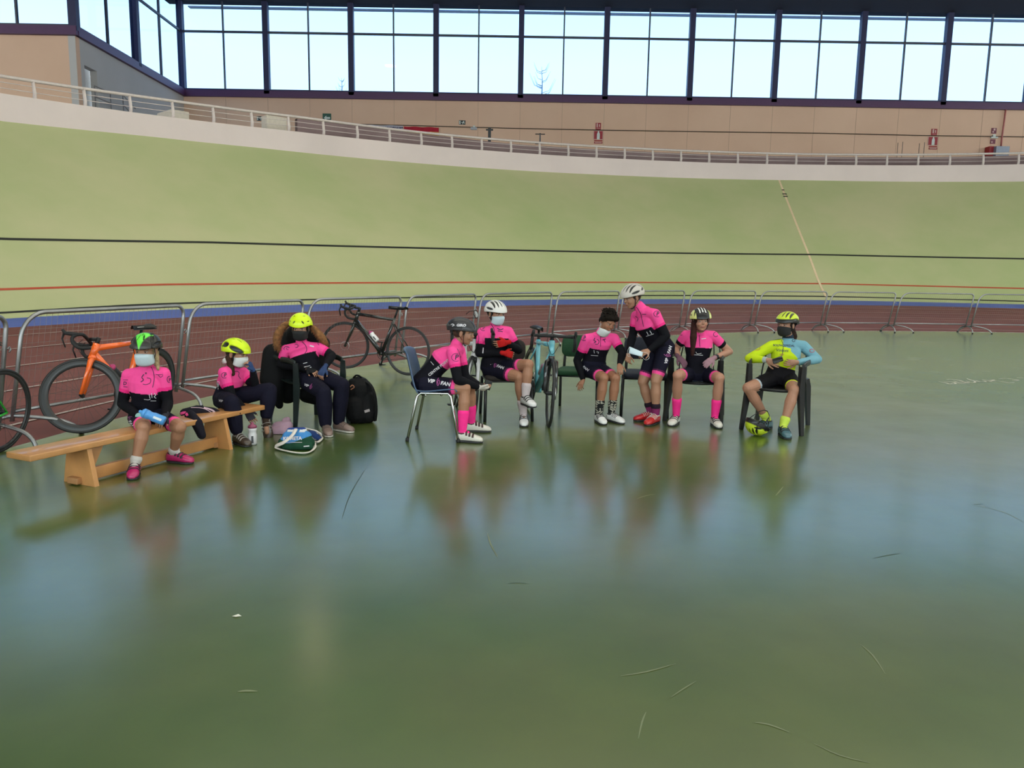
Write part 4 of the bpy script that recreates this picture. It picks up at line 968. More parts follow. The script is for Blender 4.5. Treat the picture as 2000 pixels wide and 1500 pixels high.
def person(label, Y0, J, face, S=.9, hs=.96, roll=0.0, up=(0, 0, 1), skin=SKIN, smile=0.0, top='pink', warm=True, legs='shorts', sock=None, sockf=.45, sockpat=None, shoes=((.75, .72, .68), (.03, .03, .03)), shoestyle='velcro', helm=None, hair=(.035, .022, .014), hairprims=None, mask=None, maskdrop=0.0, hands=None, gloves=None, pinkfrom=.50, shortt=.78, hem=PINK, waist=None, sleeve=.52, trend=.93, check=False, toes_up=None, thigh=1.0, extra_body=None, chestd=1.0):
    P = {k: AT(v[0], v[1], Y0 + v[2]) for k, v in J.items()}
    base = Vector((P['pelvis'].x, P['pelvis'].y, 0)); root = empty('person', base, label=label, category='person')
    Q = {k: v - base for k, v in P.items()}
    for q in 'RL':
        bz = Q['an'+q].z - .079*S
        if not (toes_up and q in toes_up) and bz < .075: Q['an'+q].z -= (bz-.004)*.9; Q['to'+q].z = min(Q['to'+q].z, .04)
    if check:
        for a, b_ in (('shR', 'shL'), ('shR', 'elR'), ('elR', 'wrR'), ('shL', 'elL'), ('elL', 'wrL'), ('hipR', 'hipL'), ('hipR', 'knR'), ('knR', 'anR'), ('hipL', 'knL'), ('knL', 'anL'), ('pelvis', 'neck'), ('neck', 'head')):
            print('BONE', label[:28], a, b_, '%.2f' % (Q[a]-Q[b_]).length, 'z %.2f %.2f' % (Q[a].z, Q[b_].z))
    hR = head_R(face, up, roll); hc = Q['head']
    pel, chest, neck = Q['pelvis'], Q['chest'], Q['neck']; smid = (Q['shR']+Q['shL'])/2
    latS = (Q['shL']-Q['shR']); shw = latS.length/2; latS.normalize(); latH = (Q['hipL']-Q['hipR']).normalized()
    axT = (smid-pel).normalized()
    def fr(lat, ax): lat = (lat - ax*lat.dot(ax)).normalized(); return lat, ax.cross(lat)
    lH, dH = fr(latH, axT); lS, dS = fr(latS, axT); lC, dC = fr(latS*.7+latH*.3, axT); lM, dM = fr(latS*.4+latH*.6, axT)
    def torso(lm, g, lo=0, hi=6, key='torso'):
        cm = pel.lerp(chest, .5) if waist is None else (AT(*waist) - base)
        rings = [(pel - axT*.075*S, lH*(.10*S+g), dH*(.075*S+g)), (pel - axT*.01, lH*(.145*S+g), dH*(.105*S+g)), (pel.lerp(cm, .6), lM*(.128*S+g), dM*(.094*S+g)), (cm.lerp(chest, .3), lM*(.122*S+g), dM*(.088*S*chestd+g)), (chest, lC*(.146*S+g), dC*(.103*S*chestd+g)), (chest.lerp(smid, .6), lS*(max(.145*S, shw*.82)+g), dS*(.092*S*chestd+g)), (smid + axT*.005, lS*(shw*.80+g), dS*(.062*S+g)), (smid.lerp(neck, .55) + axT*.02, lS*(.075*S+g), dS*(.055*S+g))][lo:hi+2]
        lm.loft(rings, key, [(pel, chest, .11*S, .11*S, key), (chest, smid, .11*S, .10*S, key)])
        if hi >= 6:
            for q in ('shR', 'shL'): lm.seg(smid.lerp(neck, .3), Q[q], .055*S+g, .050*S+g, key)
    up_r = (.052*S, .040*S); fo_r = (.038*S, .025*S); th_r = (.082*S*thigh, .058*S); sh_r = (.054*S, .033*S)
    body = Limbs(); torso(body, -.002)
    jaw = hc + hR @ Vector((0, -.012, -.06))*hs
    body.seg(neck, jaw, .047*S, .045*S, 'neck')
    for q in 'RL':
        body.seg(Q['sh'+q], Q['el'+q], up_r[0], up_r[1], 'up'+q); body.seg(Q['el'+q], Q['wr'+q], fo_r[0], fo_r[1], 'fo'+q, mid=[(.25, .041*S)])
        body.seg(Q['hip'+q], Q['kn'+q], th_r[0], th_r[1], 'th'+q, mid=[(.35, .078*S*thigh)]); body.seg(Q['kn'+q], Q['an'+q], sh_r[0], sh_r[1], 'sh'+q, mid=[(.12, .050*S), (.32, .057*S), (.65, .042*S)])
        a = Q['an'+q]; t = Q['to'+q]; body.seg(a, a + (t-a).normalized()*.12*S - Vector((0, 0, .012)), .033*S, .024*S, 'foot')
    head_prims(body, hc, hR, hs)
    for q in 'RL':
        if hands and q in hands:
            wr = Q['wr'+q]; tp = AT(hands[q][0], hands[q][1], Y0 + hands[q][2]) - base; n = Vector(hands[q][3]); hand(body, wr, tp-wr, n, hands[q][4], hands[q][5], S*.98)
    def bodycol(k, t, V):
        C = np.tile(C3(skin), (len(V), 1))
        if k in ('head', 'neck', 'hair'): C = face_paint(V, C, hc, hR, hs, skin, smile)
        if k[:2] in ('th', 'sh'): C = C*np.array((.97, .93, .9))
        return C
    out = {'root': root, 'base': base, 'Q': Q, 'hR': hR, 'hc': hc}
    out['body'] = body.build('body', root, bodycol, .0042, DUM, 3)
    # jersey
    jl = Limbs(); g = .008
    torso(jl, g, 1, 6)
    jl.seg(smid.lerp(neck, .4), neck + (jaw-neck)*.30, .066*S, .056*S, 'collar')
    for q in 'RL':
        sh, el, wr = Q['sh'+q], Q['el'+q], Q['wr'+q]
        if warm: jl.seg(sh, el, up_r[0]+g, up_r[1]+.005, 'up'+q); jl.seg(el, el.lerp(wr, .93), fo_r[0]+.006, fo_r[1]+.006, 'fo'+q, mid=[(.25, .041*S+.006)])
        jl.seg(sh, sh.lerp(el, sleeve), up_r[0]+g, up_r[1]+.012, 'sl'+q)
    L_ = (smid-pel).length
    def jcol(k, t, V):
        n = len(V); h = ((V - np.array(pel)) @ np.array(axT))/L_
        s = h[:, None]
        if top == 'pink':
            C = np.where(s > pinkfrom, C3(PINK), C3(BLKC))
            if k == 'torso': C = np.where(s < pinkfrom-.02, C3((.006, .0055, .010)), C)
            if k[:2] in ('sl',): C = np.where(t[:, None] > .86, C3(PINKD if warm else BLKC), C3(PINK))
            if k[:2] in ('up',): C = np.where(t[:, None] > sleeve*.9, C3(BLKC), C3(PINK))
            if k[:2] == 'fo': C = np.tile(C3(BLKC), (n, 1))
            if k == 'collar': C = np.tile(C3(PINK), (n, 1))
        else:
            lime = C3((.48, .62, .015)); blue = C3((.16, .34, .42)); 
            lat = ((V - np.array(smid)) @ np.array(lS))/shw
            C = np.tile(lime, (n, 1))
            m = (h > .80 - .30*(lat-.1)) & (lat > -.05) & (k in ('torso', 'collar')); m = m | ((h > .93) & (lat > -.5) & (k == 'torso')); C[m] = blue
            if k in ('slL', 'upL', 'foL'): C[:] = blue
            if k == 'foR': C = np.where(t[:, None] > .9, C3((.35, .40, .40)), C)
            if k == 'collar': C[:] = (.02, .03, .05)
        return C
    out['jersey'] = jl.build('jersey', root, jcol, .005, CLOTH, 3)
    # shorts or trousers
    sl = Limbs(); rr = .009
    sl.loft([(pel - axT*.085*S, lH*(.10*S+rr), dH*(.078*S+rr)), (pel - axT*.01, lH*(.145*S+rr), dH*(.105*S+rr)), (pel + axT*.09*S, lM*(.132*S+rr-.003), dM*(.097*S+rr-.003)), (pel + axT*.13*S, lM*(.11*S+rr-.006), dM*(.08*S+rr-.006))], 'pelv', [(pel - axT*.03, pel + axT*.06, .12*S, .12*S, 'pelv')])
    for q in 'RL':
        hp, kn, an = Q['hip'+q], Q['kn'+q], Q['an'+q]
        if legs == 'shorts': sl.seg(hp, hp.lerp(kn, shortt-.05), th_r[0]+.006, (th_r[0]*.3+th_r[1]*.7)+.004, 'th'+q)
        else:
            sl.seg(hp, kn, th_r[0]+.012, th_r[1]+.017, 'th'+q, mid=[(.35, .082*S+.012)]); sl.seg(kn, kn.lerp(an, trend), th_r[1]+.016, sh_r[1]+.026, 'sh'+q, mid=[(.4, .062*S+.018)])
    def scol(k, t, V):
        C = np.tile(C3(NAVY if legs == 'trousers' or top == 'pink' else (.007, .006, .008)), (len(V), 1))
        if k[:2] == 'th' and legs == 'shorts':
            hm = hem[k[2]] if isinstance(hem, dict) else hem; C = np.where(t[:, None] > .955, C3(hm), C)
            if top == 'pink': C = np.where((t[:, None] > .88) & (t[:, None] <= .955), C3((.09, .018, .06)), C)
        return C
    out['shorts'] = sl.build('cycling_shorts' if legs == 'shorts' else 'track_trousers', root, scol, .005, CLOTH, 3)
    for q in 'RL':
        an, kn, to = Q['an'+q], Q['kn'+q], Q['to'+q]
        if sock:
            s_ = Limbs(); s_.seg(kn.lerp(an, 1-sockf), an, sh_r[1]+.012 + .022*sockf*S, sh_r[1]+.004, 'sock'); s_.seg(an, an + (to-an).normalized()*.05, .036*S, .034*S, 'foot')
            if sockpat: f_ = sockpat
            else: f_ = solid(sock)
            s_.build('sock', root, f_, .006, CLOTH, 2)
        u = (kn-an).normalized(); u = toes_up[q] if toes_up and q in toes_up else Vector((0, 0, 1))
        shoe(root, an, to, u, S*1.05, shoes[0], shoes[1], style=shoestyle, sole=shoes[2] if len(shoes) > 2 else SOLE)
    # hair, mask, helmet, gloves
    hl = Limbs()
    def HE(p, r): hl.ball(hc + hR @ (Vector(p)*hs), tuple(v*hs for v in r), 'hair', hR)
    if helm: HE((0, -.040, .008), (.072, .068, .072)); HE((.048, -.012, .015), (.028, .045, .045)); HE((-.048, -.012, .015), (.028, .045, .045))
    if hairprims: hairprims(hl, HE, hc, hR, hs)
    if hl.segs: hl.build('hair', root, solid(hair), .005, HAIRM, 2)
    if mask: face_mask(root, hc, hR, hs, mask, maskdrop)
    if helm: out['helmet'] = helmet(root, hc, hR, hs*1.0, helm[0], helm[1], helm[2] if len(helm) > 2 else None)
    if gloves:
        for q, gc in gloves.items():
            gl = Limbs(); wr = Q['wr'+q]; tp = AT(hands[q][0], hands[q][1], Y0 + hands[q][2]) - base; hand(gl, wr, tp-wr, hands[q][3], hands[q][4], hands[q][5], S*.98, grow=.0030, fingers=.5 if gc[1] else 1.02)
            d = (tp-wr).normalized(); gl.seg(wr - d*.025, wr + d*.01, .026*S, .026*S, 'cuff'); gl.build('cycling_glove', root, solid(gc[0]), .0042, CLOTH, 2)
    return out
def logo_p(o, cx, cy, r, m=None):     # ring with a letter P on the sleeve
    m = m or INKN; cam_decal(o['jersey'], o['base'], [arc(cx, cy, r, r*.85, 60, 300, 1.0), txt('P', cx + r*.12, cy, r*1.5, 0, .15, .03)], m)
def vipfan(o, cx, cy, size, ang, m=None, flame=True, left='VIP', right='FAN'):
    a = math.radians(ang); ca, sa = math.cos(a), math.sin(a); w = size*1.05
    P = []
    if left: P.append(txt(left, cx - ca*w*1.35, cy - sa*w*1.35, size, ang, .12, .035))
    if right: P.append(txt(right, cx + ca*w*1.38, cy + sa*w*1.38, size, ang, .12, .035))
    cam_decal(o['shorts'], o['base'], P, INKW)
    if flame:
        f = [(0, .85), (-.3, .25), (-.18, -.25), (0, -.5), (.2, -.3), (.32, .15), (.05, .1), (.12, -.1), (0, -.25), (-.12, 0), (0, .3)]
        def T(x, y): x *= size*1.1; y *= size*1.15; return (cx + x*ca + y*sa*1, cy + x*sa - y*ca)
        cam_decal(o['shorts'], o['base'], [stroke([T(0, .95), T(-.28, .2), T(0, -.55), T(.28, .1), T(0, .45)], size*.14), stroke([T(.05, .5), T(-.12, .1), T(.05, -.2)], size*.12)], INKM)
def vneg(v): return tuple(-q for q in v)
# ---- 1 girl on the bench holding a blue bottle
Y0 = 5.80
p1 = person('child on the bench in black and green helmet and blue mask, holding a blue bottle', Y0, dict(
  head=(285, 684, -.07), neck=(286, 719, -.02), chest=(288, 762, -.02), pelvis=(288, 809, .02), shR=(252, 733, -.03), shL=(319, 730, -.03), elR=(239, 788, -.02), wrR=(271, 812, -.22), elL=(328, 786, -.02), wrL=(322, 812, -.20),
  hipR=(270, 816, 0), hipL=(308, 814, 0), knR=(281, 834, -.36), knL=(351, 834, -.18), anR=(263, 893, -.42), anL=(338, 882, -.06), toR=(258, 926, -.56), toL=(380, 899, -.10)),
  face=(.04, -1, -.10), S=.86, hs=.98, mask=MASKW, sock=(.50, .46, .44), sockf=.13, shoes=((.42, .012, .11), (.03, .01, .02)), helm=('greenv', ((.03, .028, .026), (.008, .008, .008), (.13, .70, .06))), hair=(.33, .24, .13),
  hairprims=lambda hl, HE, hc, hR, hs: (hl.seg(hc + hR @ Vector((-.062, -.02, -.02)), hc + hR @ Vector((-.085, .02, -.14)), .024, .012, 'hair')),
  hands={'R': (289, 815, -.30, (0, .6, -.6), -1, .9), 'L': (313, 822, -.26, (-.2, .5, -.8), 1, .7)}, gloves={'R': ((.28, .50, .48), True), 'L': ((.03, .03, .04), True)}, pinkfrom=.62, shortt=.80)
cam_decal(p1['jersey'], p1['base'], [stroke([(281, 731), (277, 737), (280, 742), (275, 746)], 1.8), stroke([(287, 738), (294, 740), (293, 748), (285, 751), (279, 750)], 1.2), arc(285, 729, 1.2, 1.2, 0, 360, 1.2), stroke([(304, 731), (310, 732), (318, 731)], 1), stroke([(309, 733), (314, 737), (318, 733)], 1), stroke([(295, 716), (300, 728), (301, 742), (298, 757)], 1.2), txt('D', 244, 749, 9, 0, .1, .03), stroke([(240, 742), (250, 742)], .9), stroke([(241, 755), (249, 756)], 1.2), arc(331, 741, 4.5, 6, 80, 280, 1.2), txt('P', 332, 742, 9)], INKN)
cam_decal(p1['jersey'], p1['base'], [stroke([(291, 770), (293, 778)], 1.3), stroke([(296, 768), (297, 777)], 1.3), stroke([(301, 768), (304, 772), (301, 775), (305, 778)], 1.3), stroke([(281, 780), (290, 781), (294, 779)], 1), stroke([(294, 783), (305, 783)], 1)], INKW)
vipfan(p1, 250, 818, 8.5, 62, left='', right='FAN')
# ---- 2 rider with yellow helmet, side on
Y0 = 6.72
p2 = person('child sideways on the bench end in yellow helmet, hand raised to white mask', Y0, dict(
  head=(463, 690, -.02), neck=(455, 717, .02), chest=(449, 750, .02), pelvis=(440, 777, .03), shR=(438, 728, -.13), shL=(474, 728, .13), elR=(452, 776, -.16), wrR=(482, 803, -.12), elL=(498, 755, .05), wrL=(494, 724, -.02),
  hipR=(436, 781, -.09), hipL=(446, 778, .09), knR=(452, 786, -.36), knL=(526, 762, .02), anR=(464, 845, -.33), anL=(519, 820, -.02), toR=(479, 866, -.40), toL=(523, 856, -.10)),
  face=(.93, -.28, -.22), S=.88, hs=.98, mask=MASKP, legs='trousers', toes_up={'L': (.1, -.80, .45)}, trend=.80, sock=(.045, .028, .02), sockf=.25, shoes=((.045, .028, .02), (.30, .27, .25)), helm=('roadside', ((.60, .78, .01), (.012, .012, .014), (0, 0, 0))), hair=(.045, .022, .014),
  hairprims=lambda hl, HE, hc, hR, hs: (hl.seg(hc + hR @ Vector((.06, -.03, -.05)), hc + hR @ Vector((.07, .04, -.17)), .035, .020, 'hair')),
  hands={'L': (487, 706, -.05, (-.9, -.2, .2), 1, .8), 'R': (493, 820, -.14, (-.3, .6, 0), 1, .35)}, gloves={'L': ((.03, .06, .16), True), 'R': ((.05, .045, .06), True)}, pinkfrom=.60)
logo_p(p2, 439, 733, 6.5); cam_decal(p2['jersey'], p2['base'], [stroke([(456, 727), (462, 725), (467, 728), (466, 734), (470, 740)], 1.2)], INKN)
cam_decal(p2['jersey'], p2['base'], [txt('CENTRE', 424, 757, 7, 100, 0, .02)], INKW)
cam_decal(p2['shorts'], p2['base'], [txt('VIP', 431, 783, 6, 12, 0, .03)], INKW)
b = MB(); Q = p2['Q']; b.tube(smooth_pts([Q['head'] + Vector((-.075, -.075, -.055)), Q['head'] + Vector((-.10, 0, -.075)), Q['head'] + Vector((-.06, .07, -.075)), Q['head'] + Vector((.0, .06, -.095))], 4), [.020, .026, .028, .03, .032, .032, .03, .03, .028, .026, .022, .02, .018], mat('white_fleece', (.60, .55, .54), .95, bump=.6, bscale=90), 10); b.build('neck_warmer', p2['root'])
# ---- 3 rider in the armchair, skate helmet, black mask
Y0 = 7.2
p3 = person('child slumped in the armchair in lime dome helmet, black mask and navy trousers', Y0, dict(
  head=(587, 640, -.02), neck=(588, 669, .06), chest=(595, 694, .03), pelvis=(607, 737, .0), shR=(559, 684, .06), shL=(624, 680, .06), elR=(548, 712, .06), wrR=(602, 722, -.12), elL=(648, 694, .03), wrL=(634, 718, -.16),
  hipR=(594, 740, -.02), hipL=(624, 737, .0), knR=(632, 766, -.36), knL=(668, 752, -.26), anR=(636, 827, -.34), anL=(661, 820, -.20), toR=(643, 846, -.50), toL=(688, 834, -.28)),
  face=(.05, -1, -.16), S=.90, hs=.97, mask=MASKB, legs='trousers', shoes=((.20, .13, .11), (.10, .07, .06), SOLEW), shoestyle='lace', helm=('skate', ((.62, .80, .01), (.01, .01, .01), (0, 0, 0))), hair=(.03, .018, .012),
  hands={'R': (617, 726, -.18, (0, .4, -.9), -1, .5), 'L': (628, 728, -.20, (0, .4, -.9), 1, .6)}, gloves={'L': ((.03, .05, .12), True), 'R': ((.012, .012, .014), True)}, pinkfrom=0.76)
cam_decal(p3['jersey'], p3['base'], [arc(560, 681, 5.5, 4.5, 150, 340, 1.1), txt('C', 561, 681, 7), stroke([(576, 672), (582, 674), (581, 678), (577, 679)], 1.2), stroke([(590, 667), (597, 675), (599, 684), (594, 692)], 1.2), arc(626, 671, 5, 3.5, 120, 330, 1.1)], INKN)
cam_decal(p3['jersey'], p3['base'], [stroke([(605, 675), (613, 677)], 2.4), stroke([(592, 710), (600, 708)], 1.1), stroke([(594, 717), (606, 714)], 1.0), stroke([(603, 719), (608, 717)], 1.4)], INKW)
vipfan(p3, 607, 756, 6.5, 22, flame=True, left='VIP', right='')
# ---- 4 rider in profile on the blue chair
Y0 = 6.83
p4 = person('child on the blue chair leaning forward in profile, black helmet and pink socks', Y0, dict(
  head=(906, 649, 0), neck=(889, 674, 0), chest=(864, 701, 0), pelvis=(827, 748, 0), shR=(884, 688, -.15), shL=(897, 684, .15), elR=(894, 742, -.21), wrR=(934, 756, -.08), elL=(909, 738, .13), wrL=(936, 752, .10),
  hipR=(831, 752, -.09), hipL=(833, 750, .10), knR=(908, 758, -.17), knL=(918, 755, .14), anR=(903, 839, -.21), anL=(921, 824, .22), toR=(938, 855, -.24), toL=(946, 838, .22)),
  face=(.97, -.16, -.20), S=.93, hs=.98, sock=HOTP, sockf=.45, shoes=((.62, .58, .52), (.05, .02, .02)), helm=('aero', ((.030, .030, .034), (.006, .006, .007), (0, 0, 0)), {'visor': False}), hair=(.05, .03, .02),
  hands={'R': (951, 761, -.04, (.1, .6, .8), 1, .6), 'L': (951, 758, .03, (.1, -.6, .8), -1, .7)}, gloves={'R': ((.50, .46, .42), True), 'L': ((.03, .03, .03), True)}, pinkfrom=0.60, thigh=1.05)
logo_p(p4, 891, 698, 9); cam_decal(p4['jersey'], p4['base'], [stroke([(893, 681), (898, 692), (898, 700)], 1.0)], INKN)
cam_decal(p4['jersey'], p4['base'], [txt('CENTRE POINT', 857, 718, 7.2, -38, 0, .02), stroke([(841, 706), (847, 713)], .9)], INKW); vipfan(p4, 856, 747, 10, 11)
cam_decal(p4['helmet'], p4['base'], [txt('GIRO', 901, 635.5, 6.6, 2, .15, .05, 1.15), stroke([(880, 634), (884, 633), (887, 635), (883, 637)], 1.4)], INKW, .004)
# ---- 5 rider with crossed arms and legs
Y0 = 7.75
p5 = person('child with crossed arms, white helmet and blue mask, one leg over the other', Y0, dict(
  head=(969, 612, -.02), neck=(968, 636, .02), chest=(968, 664, -.01), pelvis=(965, 718, .0), shR=(942, 650, .0), shL=(992, 648, .05), elR=(936, 690, -.05), wrR=(985, 690, -.19), elL=(1013, 684, .03), wrL=(990, 669, -.18),
  hipR=(956, 722, -.03), hipL=(978, 718, .03), knR=(1013, 736, -.34), knL=(1032, 712, -.36), anR=(1023, 800, -.28), anL=(1026, 776, -.40), toR=(1024, 822, -.48), toL=(1043, 795, -.56)),
  face=(.62, -.78, -.16), S=.94, hs=.97, mask=MASKW, sock=(.52, .44, .45), sockf=.36, shoes=((.68, .66, .66), (.04, .04, .04)), helm=('road', ((.66, .64, .62), (.012, .012, .014), (0, 0, 0))), hair=(.03, .02, .014),
  hands={'L': (953, 676, -.24, (-.2, .9, 0), -1, .35), 'R': (1012, 695, -.14, (.2, .8, -.3), 1, .5)}, gloves={'L': ((.42, .012, .012), True), 'R': ((.42, .012, .012), True)}, pinkfrom=0.84)
logo_p(p5, 944, 641, 5.5); cam_decal(p5['jersey'], p5['base'], [stroke([(971, 641), (977, 644), (983, 642)], 1.6), stroke([(972, 646), (982, 648)], 1.4), stroke([(958, 632), (965, 643), (965, 655)], 1.3)], INKN)
cam_decal(p5['jersey'], p5['base'], [stroke([(944, 679), (943, 690)], 1.8)], INKW); vipfan(p5, 967, 713, 7.5, 20)
# ---- 6 bareheaded boy bending forward
Y0 = 7.98
def boyhair(hl, HE, hc, hR, hs):
    HE((0, -.022, .040), (.081, .096, .083)); HE((-.030, .050, .074), (.044, .044, .034)); HE((.075, -.01, .02), (.016, .035, .04)); HE((-.075, -.01, .02), (.016, .035, .04)); HE((0, -.07, -.02), (.06, .035, .05)); rn = random.Random(7)
    for _ in range(150):
        a = rn.uniform(-PI, PI); e_ = rn.uniform(.15, 1.45); n_ = Vector((math.cos(e_)*math.cos(a), math.cos(e_)*math.sin(a), math.sin(e_))); p = Vector((n_.x*.082, -.02 + n_.y*.098, .044 + n_.z*.083)); d = (n_*.6 + Vector((rn.gauss(0, .4), .15 + rn.gauss(0, .3), .15))).normalized()
        if p.y > .02 and p.z < .055: continue
        hl.seg(hc + hR @ (p*hs), hc + hR @ ((p + d*.022)*hs), .008, .003, 'hair', n=6); HE((.025, .055, .072), (.045, .038, .028)); HE((.050, .035, .062), (.028, .040, .030)); HE((-.055, .02, .055), (.022, .04, .035)); HE((.0, .058, .066), (.046, .018, .016))
p6 = person('bareheaded dark-haired child bending forward on the green chair, mask under the chin', Y0, dict(
  head=(1187, 628, -.22), neck=(1172, 652, -.14), chest=(1166, 674, -.06), pelvis=(1158, 718, .0), shR=(1146, 662, -.12), shL=(1199, 661, -.10), elR=(1127, 704, -.06), wrR=(1139, 742, -.16), elL=(1216, 690, -.20), wrL=(1210, 712, -.34),
  hipR=(1150, 723, -.02), hipL=(1170, 721, .0), knR=(1179, 738, -.38), knL=(1202, 738, -.36), anR=(1169, 806, -.36), anL=(1194, 804, -.32), toR=(1180, 826, -.52), toL=(1215, 824, -.44)),
  face=(.42, -.80, -.48), up=(.2, 0, 1), S=.90, hs=.95, mask=MASKP, maskdrop=.056, smile=.3, sock=(.05, .05, .05), sockf=.34, sockpat=lambda k, t, V: np.where((np.sin(V[:, 0:1]*95 + 2.2*np.sin(V[:, 2:3]*90))*np.sin(V[:, 2:3]*120 + 2*np.sin(V[:, 0:1]*70)) > .12), C3((.36, .34, .28)), C3((.015, .015, .016))), shoes=((.70, .68, .67), (.03, .03, .03)), shoestyle='lace', hair=(.010, .007, .005), hairprims=boyhair,
  hands={'R': (1133, 754, -.22, (.3, .3, -.6), -1, .5), 'L': (1211, 722, -.40, (0, .8, 0), 1, .7)}, pinkfrom=0.73, skin=(.31, .145, .085))
logo_p(p6, 1141, 660, 6); cam_decal(p6['jersey'], p6['base'], [stroke([(1162, 660), (1160, 665), (1164, 667), (1160, 670)], 1.6), stroke([(1166, 663), (1170, 666), (1168, 672), (1162, 672)], 1.2), stroke([(1177, 664), (1183, 662)], 1.4), stroke([(1180, 664), (1182, 669)], 1.2), stroke([(1173, 656), (1173, 677)], .9)], INKN)
cam_decal(p6['jersey'], p6['base'], [stroke([(1160, 684), (1161, 690)], .9), stroke([(1165, 687), (1169, 688), (1168, 691)], .9), stroke([(1154, 694), (1168, 695)], .8)], INKW); cam_decal(p6['shorts'], p6['base'], [txt('FAN', 1144, 720, 7, 35, .1, .035)], INKW)
# ---- 7 standing rider
Y0 = 7.72
def s7(k, t, V): return np.where(t[:, None] < .22, C3((.02, .012, .02)), C3((.20, .025, .10)))
p7 = person('standing child in pale helmet and red shoes, bending over with a blue mask in hand', Y0, dict(
  head=(1234, 580, -.02), neck=(1251, 600, .0), chest=(1264, 634, .0), pelvis=(1293, 682, .03), shR=(1243, 617, .15), shL=(1279, 614, -.14), elR=(1236, 654, .16), wrR=(1227, 692, .04), elL=(1301, 656, -.17), wrL=(1268, 684, -.18),
  hipR=(1275, 692, .07), hipL=(1298, 689, -.06), knR=(1256, 746, .02), knL=(1281, 744, -.14), anR=(1272, 803, .02), anL=(1281, 806, -.12), toR=(1240, 817, -.02), toL=(1270, 824, -.20)),
  face=(-.80, -.42, -.32), S=.95, hs=.97, sock=(.2, .03, .1), sockf=.28, sockpat=s7, shoes=((.48, .012, .015), (.6, .55, .5)), shoestyle='lace', helm=('road', ((.50, .46, .42), (.012, .012, .014), (0, 0, 0))), hair=(.07, .04, .022),
  hands={'L': (1253, 690, -.22, (0, .5, -.5), 1, .5), 'R': (1226, 704, .0, (.2, -.9, 0), -1, .5)}, pinkfrom=0.74, skin=(.36, .19, .12))
logo_p(p7, 1284, 613, 7); cam_decal(p7['jersey'], p7['base'], [stroke([(1243, 600), (1251, 612), (1254, 625), (1257, 638)], 1.2), stroke([(1241, 618), (1246, 622), (1244, 628)], 1.2), stroke([(1254, 614), (1262, 614)], 1.4)], INKN)
cam_decal(p7['jersey'], p7['base'], [stroke([(1263, 648), (1266, 654)], 1.4), stroke([(1269, 646), (1273, 652)], 1.4), stroke([(1262, 657), (1277, 652)], .9)], INKW); vipfan(p7, 1305, 694, 8, -74)
# ---- 8 smiling girl
Y0 = 7.8
def gh(hl, HE, hc, hR, hs):
    a = hc + hR @ Vector((.070, -.01, -.02)); hl.seg(a, hc + Vector((-.088, -.09, -.16)), .026, .034, 'hair'); hl.seg(hc + Vector((-.088, -.09, -.16)), hc + Vector((-.10, -.14, -.33)), .036, .016, 'hair'); HE((-.05, .0, .0), (.028, .05, .05)); HE((.05, .0, .01), (.026, .05, .045))
p8 = person('smiling girl in black and yellow helmet with long dark hair and pink socks', Y0, dict(
  head=(1369, 626, -.10), neck=(1366, 655, -.02), chest=(1364, 678, -.02), pelvis=(1361, 728, .0), shR=(1340, 655, .0), shL=(1392, 656, .0), elR=(1319, 682, .06), wrR=(1325, 697, -.14), elL=(1425, 687, .04), wrL=(1393, 700, -.16),
  hipR=(1345, 731, -.02), hipL=(1380, 732, -.02), knR=(1324, 733, -.38), knL=(1405, 738, -.34), anR=(1321, 806, -.20), anL=(1396, 810, -.26), toR=(1312, 826, -.32), toL=(1405, 829, -.42)),
  face=(.02, -1, -.06), roll=.06, S=.90, hs=.95, warm=False, smile=.55, sock=HOTP, sockf=.42, shoes=((.62, .58, .52), (.02, .02, .02)), helm=('twotone', ((.58, .60, .20), (.012, .012, .014), (0, 0, 0))), hair=(.030, .010, .008), hairprims=gh,
  hands={'R': (1336, 708, -.20, (0, .6, -.6), -1, .35), 'L': (1378, 711, -.22, (-.1, .7, -.6), 1, .3)}, gloves={'R': ((.13, .06, .085), False), 'L': ((.30, .17, .20), False)}, pinkfrom=0.70, skin=(.40, .20, .135))
logo_p(p8, 1330, 650, 5.5); cam_decal(p8['jersey'], p8['base'], [arc(1398, 653, 4.5, 4.5, 30, 300, 1.1), stroke([(1366, 654), (1367, 677)], .9)], INKN)
cam_decal(p8['jersey'], p8['base'], [stroke([(1370, 662), (1379, 661)], 1.4), stroke([(1359, 687), (1362, 691), (1370, 690)], .8), stroke([(1355, 693), (1373, 694)], 1.0), txt('V', 1387, 680, 4)], INKW)
b = MB(); W = p8['Q']; b.tube([W['wrL'].lerp(W['elL'], .12), W['wrL'].lerp(W['elL'], .22)], .030, BLKP, 12); b.box(W['wrL'].lerp(W['elL'], .17) + Vector((0, -.024, .012)), (.034, .012, .034), BLKP, bev=.004); b.build('wrist_watch', p8['root'])
